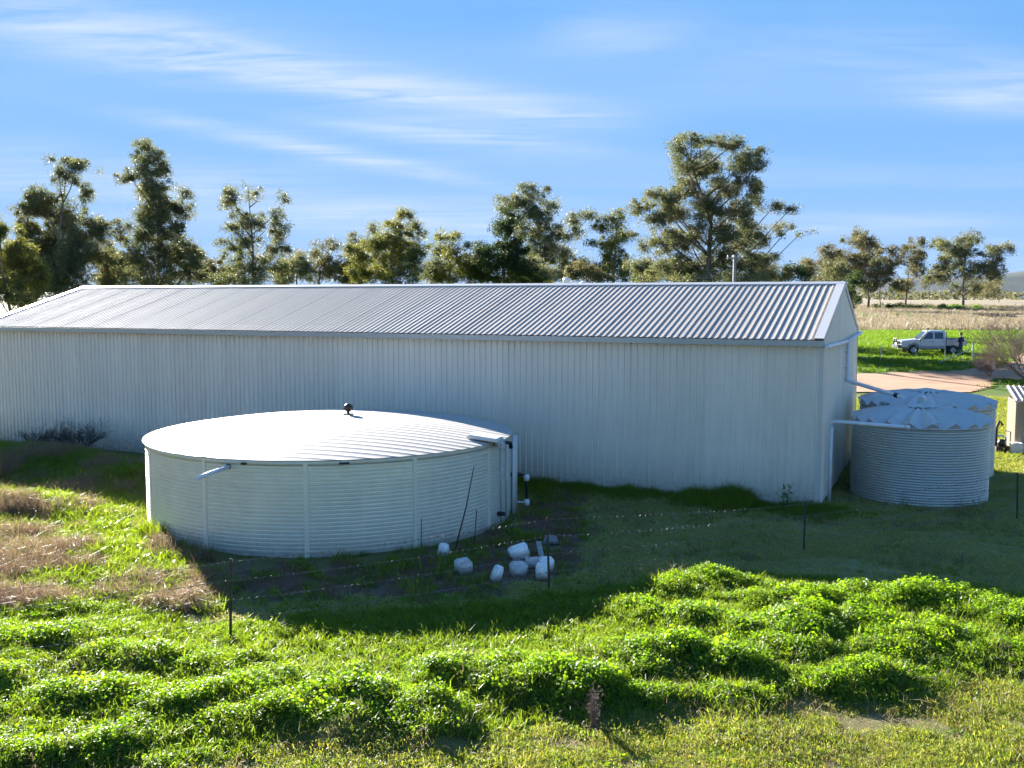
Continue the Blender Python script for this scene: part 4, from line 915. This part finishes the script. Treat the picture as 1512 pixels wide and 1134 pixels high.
# shade trees left of the lawn, behind the shed
tree('gum_tree', 'gum tree hidden low behind the shed ridge', 92, 985, [(985, 400, 24, 16), (1010, 410, 24, 12), (960, 408, 18, 12)], EUC, seed=21)
for i, (px, lobes, lab) in enumerate([(318, [(300, 398, 20, 18), (325, 410, 18, 12), (335, 400, 12, 14)], 'low shrubby tree in the gap between the tall slender gum and the split gum'), (440, [(428, 405, 20, 14), (450, 398, 18, 16)], 'low shrubby tree right of the split gum'), (510, [(505, 400, 18, 16), (520, 408, 18, 12)], 'low shrubby tree left of the yellow tree'), (635, [(632, 400, 20, 16), (650, 410, 18, 10)], 'low shrubby tree right below the yellow tree'), (700, [(694, 402, 20, 16), (706, 388, 12, 12)], 'low shrubby tree left of the dark pine'), (780, [(778, 398, 24, 18), (800, 408, 20, 12)], 'low shrubby tree right of the dark pine'), (872, [(862, 402, 20, 16), (882, 410, 16, 10)], 'low shrubby tree between the wide gum and the narrow light one'), (945, [(945, 400, 18, 18), (962, 410, 16, 12)], 'low shrubby tree left of the biggest gum'), (170, [(165, 380, 20, 26), (185, 395, 18, 22), (172, 412, 26, 12)], 'low shrubby tree right of the dark hooked gum'), (30, [(30, 400, 34, 30), (70, 415, 30, 18)], 'low shrubby tree left of the dark hooked gum'), (1150, [(1140, 400, 20, 16), (1120, 410, 18, 10)], 'low shrubby tree below the right side of the biggest gum'), (1240, [(1240, 400, 22, 14)], 'low olive tree right behind the roof apex')]):
    tree('gum_tree', lab, 98, px, lobes, EUC if i % 2 else EUCG, seed=50+i, cover=1.6)
# bushes on the field
for i, (px, py, rx, ry, lab) in enumerate([(1365, 456, 9, 4, 'small green bush below the middle far tree'), (1395, 457, 14, 5, 'green bush left in the row under the rightmost gum'), (1425, 457, 16, 5, 'green bush in the middle of the row under the rightmost gum'), (1455, 459, 13, 4, 'green bush right in the row under the rightmost gum'), (1335, 454, 14, 4, 'dark low bush under the middle far tree'), (1336, 470, 6, 5, 'round green bush alone in the dry grass'), (1285, 470, 6, 3, 'tiny green bush left in the dry grass'), (1302, 453, 8, 3, 'low bush under the dark crowned far gum')]):
    D = 200 if py > 465 else 262
    tree('bush', lab, D, px, [(px-rx*.5, py, rx*.6, ry), (px+rx*.45, py+.5, rx*.6, ry*.9), (px, py-ry*.3, rx*.5, ry)], EUCD if i in (4, 7) else BUSHM, seed=30+i, group='bushes on the dry field', leafpx=2.4, clump=.6, cover=2.2, cat='bush')
# far tree line as one mass
rg = np.random.default_rng(5); P = []
for i in range(9000):
    x = rg.uniform(-500, 1900); y = 1500+rg.uniform(-60, 60); hh = 9+7*fbm(np.array([x*.02]), np.array([0.]), 77)[0]
    P.append((x, y, 2.4+rg.random()*hh))
P = np.array(P); n = len(P); ax = rg.normal(size=(n, 3)); ax /= np.linalg.norm(ax, axis=1)[:, None]; sd_ = np.cross(ax, rg.normal(size=(n, 3))); sd_ /= np.linalg.norm(sd_, axis=1)[:, None]
V = np.stack([P-ax*2.6, P+sd_*2, P+ax*2.6, P-sd_*2], 1).reshape(-1, 3)
tag(link('far_treeline', npmesh('far_treeline', V, np.arange(n*4).reshape(n, 4), EUCG, attrs={'var': ('FACE', rg.random(n)*.5)})), 'far dark line of trees along the horizon', 'trees', kind='stuff')

# ================================================================== BARE SHRUB, DEAD WEED, WALL SHRUB
def twiggy(name, label, cat, loc, h, spread, n0, mat, r0, seed, levels=3, kids=4, lean=(0, 0), group=None):
    rd = random.Random(seed); root = thing(name, label, cat, loc, 0, group); mb = MB(); mt = MB()
    def grow(p, d, L, r, lv):
        q = p+d*L*.5+Vector((rd.uniform(-.06, .06), rd.uniform(-.06, .06), rd.uniform(-.03, .05)))*L; e = q+(d+Vector((rd.uniform(-.3, .3), rd.uniform(-.3, .3), rd.uniform(-.1, .2)))).normalized()*L*.5
        (mb if lv >= levels-1 else mt).tube([p, q, e], [r, r*.75, r*.45], 4 if lv > 0 else 3, cap=False)
        if lv == 0: return
        for k in range(kids):
            u = rd.uniform(.35, 1); s = p.lerp(q, u*2) if u < .5 else q.lerp(e, u*2-1)
            nd = (d+Vector((rd.uniform(-1, 1), rd.uniform(-1, 1), rd.uniform(-.45, .7)))*.85).normalized(); grow(s, nd, L*rd.uniform(.45, .7), r*.5, lv-1)
    for k in range(n0):
        a = rd.uniform(0, 6.28); d = Vector((math.cos(a)*spread+lean[0], math.sin(a)*spread+lean[1], rd.uniform(.6, 1.2))).normalized()
        grow(Vector((rd.uniform(-.1, .1)*h*.3, rd.uniform(-.1, .1)*h*.3, 0)), d, h*rd.uniform(.5, .8), r0, levels)
    mb.build('stems', mat, root); tag(mt.build('twigs', mat, root), kind='stuff'); return root
x, y = G(1522, 568); twiggy('bare_shrub', 'large bare leafless shrub with pinkish twigs at the right edge', 'shrub', (x, y, float(terr(x, y))), 4.2, .9, 12, TWIG, .035, 3, levels=4, kids=5, lean=(-.25, 0))
x, y = G(1462, 556); twiggy('bare_shrub', 'low bare pinkish brush beside the white bench', 'shrub', (x, y, float(terr(x, y))), 1.6, 1.1, 12, TWIG, .02, 4, levels=3, kids=6)
x, y = G(877, 1078); dw = thing('dead_weed', 'single upright dead brown weed in the short grass', 'weed', (x, y, float(height(x, y))))
rdw = random.Random(4)
ms, mt = MB(), MB()
for i in range(60):
    a = rdw.uniform(0, 6.28); r0 = rdw.uniform(0, .03); h = rdw.uniform(.25, .62); p0 = Vector((r0*math.cos(a), r0*math.sin(a), 0)); d = Vector((math.cos(a), math.sin(a), 0))*rdw.uniform(.02, .11)
    p1 = p0+d*.45+Vector((0, 0, h*.55)); p2 = p0+d*rdw.uniform(.6, 1.1)+Vector((rdw.uniform(-.03, .03), 0, h)); ms.tube([p0, p1, p2], [.003, .0025, .0012], 3, cap=False)
    for k in range(5):
        u = rdw.random(); q = p1.lerp(p2, u); mt.tube([q, q+Vector((rdw.uniform(-.05, .05), rdw.uniform(-.05, .05), rdw.uniform(-.01, .06)))], [.0018, .001], 3, cap=False)
for i in range(50):
    a = rdw.uniform(0, 6.28); L = rdw.uniform(.1, .26); ms.tube([(0, 0, .02), (math.cos(a)*L*.6, math.sin(a)*L*.5, rdw.uniform(.05, .14)), (math.cos(a)*L, math.sin(a)*L, .02)], [.002, .002, .001], 3, cap=False)
tag(ms.build('stems', TWIG, dw), kind='stuff'); tag(mt.build('twigs', TWIG, dw), kind='stuff')
x, y = G(110, 672); wsx, wsy = -15.4, 34.6
twiggy('dark_shrub', 'dark twiggy shrub against the shed wall at far left', 'shrub', (wsx, wsy, 0), 1.2, .8, 26, BARKD, .012, 6, levels=3, kids=5)
twiggy('dark_shrub', 'smaller dark twiggy shrub leftmost against the shed wall', 'shrub', (-17.3, 35.5, 0), .95, .8, 18, BARKD, .012, 8, levels=3, kids=5)
for i, (px, py) in enumerate([(802, 712), (838, 716), (865, 719), (1155, 752)]):
    x, y = G(px, py); lab = ['weed seedling against the wall nearest the big tank', 'middle weed of the three left ones against the wall', 'weed seedling right of the other two against the wall', 'leafy weed standing at the wall near the shed corner'][i]
    rt = twiggy('wall_weed', lab, 'weed', (x, y-.25, 0), .62+.1*(i == 3), .22, 3, BARKD, .008, 20+i, levels=1, kids=5, group='weeds along the shed wall')
    rgw = np.random.default_rng(i); n = 46; P = np.stack([rgw.normal(0, .10, n), rgw.normal(0, .08, n), rgw.uniform(.15, .75, n)], 1)
    ax = rgw.normal(size=(n, 3)); ax /= np.linalg.norm(ax, axis=1)[:, None]; s_ = np.cross(ax, rgw.normal(size=(n, 3))); s_ /= np.linalg.norm(s_, axis=1)[:, None]
    V = np.stack([P-ax*.05, P+s_*.025, P+ax*.05, P-s_*.025], 1).reshape(-1, 3)
    link('leaves', npmesh('leaves', V, np.arange(n*4).reshape(n, 4), BUSHM, attrs={'var': ('FACE', rgw.random(n)*.4)}), rt)

# ================================================================== GROUND COVER (instanced)
def blades(n, h, wd, spread, bend, mat, seed, flat=0.):
    rg = random.Random(seed); mb = MB()
    for i in range(n):
        a = rg.uniform(0, 6.28); p = Vector((rg.gauss(0, spread), rg.gauss(0, spread), 0)); d = Vector((math.cos(a), math.sin(a), 0)); s = Vector((-d.y, d.x, 0))
        hh = h*rg.uniform(.55, 1.25); b_ = bend*rg.uniform(.3, 1.3); w_ = wd*rg.uniform(.7, 1.3); c_ = rg.uniform(0, 6.28); s = Vector((math.cos(c_), math.sin(c_), 0))
        m_ = p+d*hh*b_*.35+Vector((0, 0, hh*.6)); e = p+d*hh*b_+Vector((0, 0, hh*(1-flat*b_*.5)))
        mb.add([p-s*w_*.5, p+s*w_*.5, m_+s*w_*.42, m_-s*w_*.42, e], [(0, 1, 2, 3), (3, 2, 4)])
    return mb.mesh('tuft', mat)
def leafclump(n, rad, hgt, lr, mat, seed):
    rg = random.Random(seed); mb = MB()
    for i in range(n):
        a = rg.uniform(0, 6.28); q = rad*math.sqrt(rg.random()); p = Vector((q*math.cos(a), q*math.sin(a), hgt*rg.uniform(.1, 1)*(1-.4*(q/rad)**2)))
        nrm = Vector((math.cos(a)*q/rad*.6+rg.gauss(0, .4), math.sin(a)*q/rad*.6+rg.gauss(0, .4), 1)).normalized()
        x = nrm.orthogonal().normalized(); y = nrm.cross(x); r = lr*rg.uniform(.6, 1.25); ph = rg.uniform(0, 6.28)
        k = 7; vs = [p-nrm*r*.22]+[p+(x*math.cos(ph+2*math.pi*j/k)+y*math.sin(ph+2*math.pi*j/k))*r*(1 if j % 2 else .84)+nrm*r*rg.uniform(-.08, .12) for j in range(k)]
        mb.add(vs, [(0, j+1, (j+1) % k+1) for j in range(k) if not (j == 0)])
    return mb.mesh('leaf_clump', mat)
def scatter(name, label, pts, protos, idx, rot, scl, cat='ground cover'):
    col = bpy.data.collections.new(name+'_pieces')
    for i, me in enumerate(protos): col.objects.link(bpy.data.objects.new('%s_piece_%02d' % (name, i), me))
    me = bpy.data.meshes.new(name); n = len(pts); me.vertices.add(n); me.vertices.foreach_set('co', np.asarray(pts, np.float32).ravel())
    a = me.attributes.new('rot', 'FLOAT_VECTOR', 'POINT'); a.data.foreach_set('vector', np.asarray(rot, np.float32).ravel())
    a = me.attributes.new('scl', 'FLOAT_VECTOR', 'POINT'); a.data.foreach_set('vector', np.asarray(scl, np.float32).ravel())
    a = me.attributes.new('idx', 'INT', 'POINT'); a.data.foreach_set('value', np.asarray(idx, np.int32))
    o = link(name, me); tag(o, label, cat, kind='stuff')
    g = bpy.data.node_groups.new(name, 'GeometryNodeTree'); g.interface.new_socket('Geometry', in_out='INPUT', socket_type='NodeSocketGeometry'); g.interface.new_socket('Geometry', in_out='OUTPUT', socket_type='NodeSocketGeometry')
    gi = g.nodes.new('NodeGroupInput'); go = g.nodes.new('NodeGroupOutput'); ci = g.nodes.new('GeometryNodeCollectionInfo'); ci.inputs['Collection'].default_value = col
    ci.inputs['Separate Children'].default_value = True; ci.inputs['Reset Children'].default_value = True
    ip = g.nodes.new('GeometryNodeInstanceOnPoints'); ip.inputs['Pick Instance'].default_value = True
    def na(nm, ty): q = g.nodes.new('GeometryNodeInputNamedAttribute'); q.data_type = ty; q.inputs['Name'].default_value = nm; return [s for s in q.outputs if s.enabled][0]
    L = g.links; L.new(gi.outputs[0], ip.inputs['Points']); L.new(ci.outputs[0], ip.inputs['Instance']); L.new(na('idx', 'INT'), ip.inputs['Instance Index'])
    er = g.nodes.new('FunctionNodeEulerToRotation'); L.new(na('rot', 'FLOAT_VECTOR'), er.inputs[0]); L.new(er.outputs[0], ip.inputs['Rotation']); L.new(na('scl', 'FLOAT_VECTOR'), ip.inputs['Scale']); L.new(ip.outputs[0], go.inputs[0])
    md = o.modifiers.new('scatter', 'NODES'); md.node_group = g
    return o
def sample(x0, x1, y0, y1, dens):
    n = int((x1-x0)*(y1-y0)*dens); return RNG.uniform(x0, x1, n), RNG.uniform(y0, y1, n)
def in_view(x, y, m=260):
    px, py = project(x, y, 0*x); return (px > -m) & (px < 1512+m) & (py < 1134+m)
def clear(x, y):
    """outside the shed, tanks and small shed"""
    c, s = math.cos(YAW), math.sin(YAW); lx = (x-SX)*c-(y-SY)*s; ly = (x-SX)*s+(y-SY)*c
    ok = ~((lx < .05) & (lx > -SL) & (ly > -.06) & (ly < SW))
    ok &= (x-TX0)**2+(y-TY0)**2 > (TR+.04)**2
    ok &= (x-11.5)**2+(y-27.8)**2 > 1.9**2
    ok &= (x-13.35)**2+(y-31.45)**2 > 2.07**2
    for bx_, by_ in LUMPS: ok &= (x-bx_)**2+((y-by_+.12)*.8)**2 > .25**2
    return ok, lx, ly
def finish(name, label, x, y, protos, s0, s1, tilt=.25, zoff=0., smul=None, slope=0.):
    n = len(x); z = height(x, y)+zoff
    rot = np.stack([RNG.normal(0, tilt, n), RNG.normal(0, tilt, n), RNG.uniform(0, 6.28, n)], 1)
    s = RNG.uniform(s0, s1, n)*(1 if smul is None else smul)
    return scatter(name, label, np.stack([x, y, z], 1), protos, RNG.integers(0, len(protos), n), rot, np.stack([s, s, s*RNG.uniform(.85, 1.2, n)], 1))
mal_p = [leafclump(36, .14, .14, .020, MALM, i) for i in range(3)]+[leafclump(24, .13, .18, .026, MALM, 5), leafclump(20, .09, .08, .018, MALM, 9)]
grs_p = [blades(14, .11, .012, .045, .9, GRSM, i, .3) for i in range(4)]
ygr_p = [blades(30, .045, .0065, .06, 1.4, YGRM, 20+i, .6) for i in range(4)]
dgr_p = [blades(16, .05, .011, .055, 1.2, DGRM, 30+i, .5) for i in range(3)]
tal_p = [blades(18, .42, .013, .06, .65, GRSM, 40+i) for i in range(3)]
dry_p = [blades(22, .34, .007, .06, .9, DRYM, 50+i, .4) for i in range(3)]+[blades(22, .26, .007, .07, 1.1, DRYR, 60+i, .5) for i in range(3)]+[blades(8, .30, .005, .12, 1.5, DRYM, 65+i, 1.2) for i in range(1)]
# leafy weeds on the mounds
x, y = sample(-13, 15, 8.5, 23, 140)
px, py = project(x, y, 0*x); inm = zone(x, y, MAL, 14)
mh = mound_h(x, y); pt = fbm(x*1.1, y*1.1, 71)
dark = inpoly(px, py, [(345, 880), (700, 880), (870, 850), (960, 880), (850, 965), (560, 990), (430, 940)])
k = in_view(x, y) & (inm | dark) & ((mh > .05) | (pt > .44) | dark) & (RNG.random(len(x)) < .5+1.6*mh+.5*(pt > .46)) & clear(x, y)[0]
x, y = x[k], y[k]; mh = mh[k]
finish('weed_leaves', 'mass of bright green round leaved weeds on the mounds', x, y, mal_p, .75, 1.35, .25, -.02, .55+.9*np.clip(mh*2, 0, .6))
# grass between the weeds and in front
x, y = sample(-13, 15, 8.5, 22, 380); inm = zone(x, y, MAL, 14); g1 = fbm(x*.9, y*.9, 81)
litz = zone(x, y, LIT, 12, 2.5); dryz = zone(x, y, DRYL, 14, 1.5); ok, lx, ly = clear(x, y)
px, py = project(x, y, 0*x); front = in_view(x, y) & ok & ~litz & ~dryz
bare = fbm(x*1.3, y*1.6, 91) > .64
k = front & ~inm & (py > 985) & ~bare
finish('short_grass', 'short yellowish green grass in the foreground', x[k], y[k], ygr_p, .8, 1.5, .3, -.005, .5+1.*g1[k])
k = front & inm & (RNG.random(len(x)) < .35)
finish('weed_grass', 'green grass growing among the leafy weeds', x[k], y[k], grs_p, .6, 1.3, .3, -.01)
# dead bits and dry stalks among the weeds and short grass
x, y = sample(-9, 11, 8.5, 18, 40); k = in_view(x, y) & ((fbm(x*1.2, y*1.2, 161) > .55) | (fbm(x*1.3, y*1.6, 91) > .63)) & (project(x, y, 0*x)[1] > 960)
finish('dead_stalks', 'thin dead stalks and dry bits dotted through the foreground grass', x[k], y[k], [blades(8, .16, .006, .07, 1.3, DRYM, 90+i, .8) for i in range(3)], .4, 1.2, .5, -.01)
x, y = sample(-12, 14, 8.5, 22, 5); k = in_view(x, y) & zone(x, y, MAL, 14)
finish('seeding_grass', 'taller seeding grass sprouting through the weed mounds', x[k], y[k], [blades(7, .20, .007, .05, .7, GRSM, 95+i) for i in range(3)], .6, 1.2, .2, 0.)
# small leafy weeds dotted through the short grass
x, y = sample(-8, 9, 8.5, 16, 70); inm = zone(x, y, MAL, 14); k = in_view(x, y) & ~inm & (fbm(x*1.0, y*1.0, 101) > .55)
finish('low_weeds', 'low leafy weeds dotted through the short grass', x[k], y[k], [mal_p[4]], .5, 1.0, .3, -.02)
# mown shaded strip
x, y = sample(-6, 22, 14.5, 34, 210); px, py = project(x, y, 0*x); ok, lx, ly = clear(x, y)
k = in_view(x, y) & ok & ~zone(x, y, MAL, 14) & ~zone(x, y, LIT, 12, 2.5) & ((px > 760) | (py > 850)) & (px > 300) & (lx > -10)
finish('mown_grass', 'mown grass between the fence and the shed', x[k], y[k], dgr_p, .7, 1.3, .3, -.008, .3+1.5*fbm(x[k]*.8, y[k]*.8, 111))
x, y = sample(12, 33, 31, 53, 75); ok, _, _ = clear(x, y); k = in_view(x, y) & ok & ~inpoly(x, y, [tuple(p) for p in tp])
finish('yard_grass', 'sunlit grass around the small tan shed', x[k], y[k], ygr_p, 1.0, 2.2, .3, -.01)
x, y = sample(1, 16, 17.5, 28, 14); ok, _, _ = clear(x, y); k = in_view(x, y) & ok & zone(x, y, MOWN, 14, 1.2) & (fbm(x*.7, y*.9, 171) > .5)
finish('rank_tufts', 'ranker green tufts dotted over the mown shaded grass', x[k], y[k], grs_p+[dry_p[0]], .5, 1.2, .3, -.01)
# tall grass along the wall and round the big tank
lx = RNG.uniform(-14, 1.5, 7500); ly = -.08-np.abs(RNG.normal(0, .62, 7500)); c, s = math.cos(YAW), math.sin(YAW)
x = SX+lx*c+ly*s; y = SY-lx*s+ly*c
hh = 1.0*(fbm(lx*.9, ly*0, 121)*1.6)*np.where(lx > -1.6, .55, 1)*np.exp(-np.abs(ly)*.5)
a = RNG.uniform(R(-180), R(20), 700); rr = TR+.08+np.abs(RNG.normal(0, .12, 700)); x2 = TX0+rr*np.cos(a); y2 = TY0+rr*np.sin(a)
h2 = np.clip(fbm(a*6, a*0, 131)-.35, .05, 1)*.9; h2 = np.where(np.abs(a-R(-141)) < .13, .95, h2)
x, y, hh = np.concatenate([x, x2]), np.concatenate([y, y2]), np.concatenate([hh, h2]); ok = clear(x, y)[0]
finish('tall_grass', 'taller green grass along the foot of the shed wall and tank', x[ok], y[ok], tal_p, .7, 1.2, .15, -.02, hh[ok])
# dry weeds: litter beside the tank and the rough left side
x, y = sample(-24, 3, 14, 38, 170); ok, lx, ly = clear(x, y)
litz = zone(x, y, LIT, 12, 2.5); dryz = zone(x, y, DRYL, 14, 1.5); nn = fbm(x*.8, y*.8, 31)
k = in_view(x, y) & ok & (litz | (dryz & (nn > .43-.13*(y > 26)) & (RNG.random(len(x)) < .8)))
sz = np.where(litz[k], .8*fbm(x[k]*2, y[k]*2, 35)+.35, (.35+1.3*np.clip(nn[k]-.42, 0, .3)*3)*(.4+1.2*fbm(x[k]*3, y[k]*3, 33))*(1+.5*sstep(25, 29, y[k])))
sz = np.minimum(sz, np.where(y[k] > 31, .8, 1.15))
kl = k & litz; kd = k & ~litz; szd = dict(zip(np.nonzero(k)[0].tolist(), sz.tolist()))
finish('dry_weeds', 'brown dry weeds on the rough ground left of the big tank', x[kd], y[kd], dry_p, .7, 1.3, .45, -.02, np.array([szd[i] for i in np.nonzero(kd)[0]]))
finish('dead_litter', 'flattened red brown dead weeds round the front of the big tank', x[kl], y[kl], dry_p[3:6], .6, 1.1, .6, -.03, np.array([szd[i] for i in np.nonzero(kl)[0]])*.8)
k = in_view(x, y) & ok & ((dryz & ((nn <= .53) | (RNG.random(len(x)) < .35))) | (litz & (fbm(x*1.6, y*1.6, 37) < .5) & (RNG.random(len(x)) < .35))) & (RNG.random(len(x)) < .85)
finish('rough_grass', 'rough green grass between the dry weeds at left', x[k], y[k], grs_p+[mal_p[4], ygr_p[0]], .8, 1.6, .3, -.02, .6+1.4*fbm(x[k]*.9, y[k]*.9, 141))
# lawn and dry field
lawn_p = [blades(30, .12, .035, .28, .9, LAWNM, 70+i) for i in range(3)]; fld_p = [blades(26, .7, .07, .5, .7, STRAW, 80+i) for i in range(3)]
x = RNG.uniform(14, 70, 30000); y = RNG.uniform(57, 137, 30000); px, py = project(x, y, terr(x, y))
k = (px > 1240) & (px < 1560) & ~inpoly(x, y, [tuple(p) for p in tp]) & (RNG.random(len(x)) < np.clip((y-30)/60, .3, 1))
finish('lawn_grass', 'bright green lawn grass around the pickup', x[k], y[k], lawn_p, .7, 1.3, .2, -.02)
x = RNG.uniform(40, 190, 30000); y = RNG.uniform(137, 330, 30000); px, py = project(x, y, terr(x, y)); k = (px > 1230) & (px < 1570) & (fbm(x*.06, y*.06, 151) > .38)
finish('dry_field_grass', 'tall straw coloured grass on the field beyond the lawn', x[k], y[k], fld_p, .5, 1.2, .2, -.05)

# ================================================================== HAZE
hz = MB().box((0, 6000, 175), (19000, 14000, 360)).build('haze', [])
hm, t, b, o = newmat('thin_air_haze'); t.nodes.remove(b); pv = N(t, 'ShaderNodeVolumePrincipled'); pv.inputs['Color'].default_value = (.62, .80, 1, 1); pv.inputs['Density'].default_value = 4.5e-6; pv.inputs['Anisotropy'].default_value = 0
t.links.new(pv.outputs[0], o.inputs['Volume']); hz.data.materials.append(hm); tag(hz, kind='stuff')
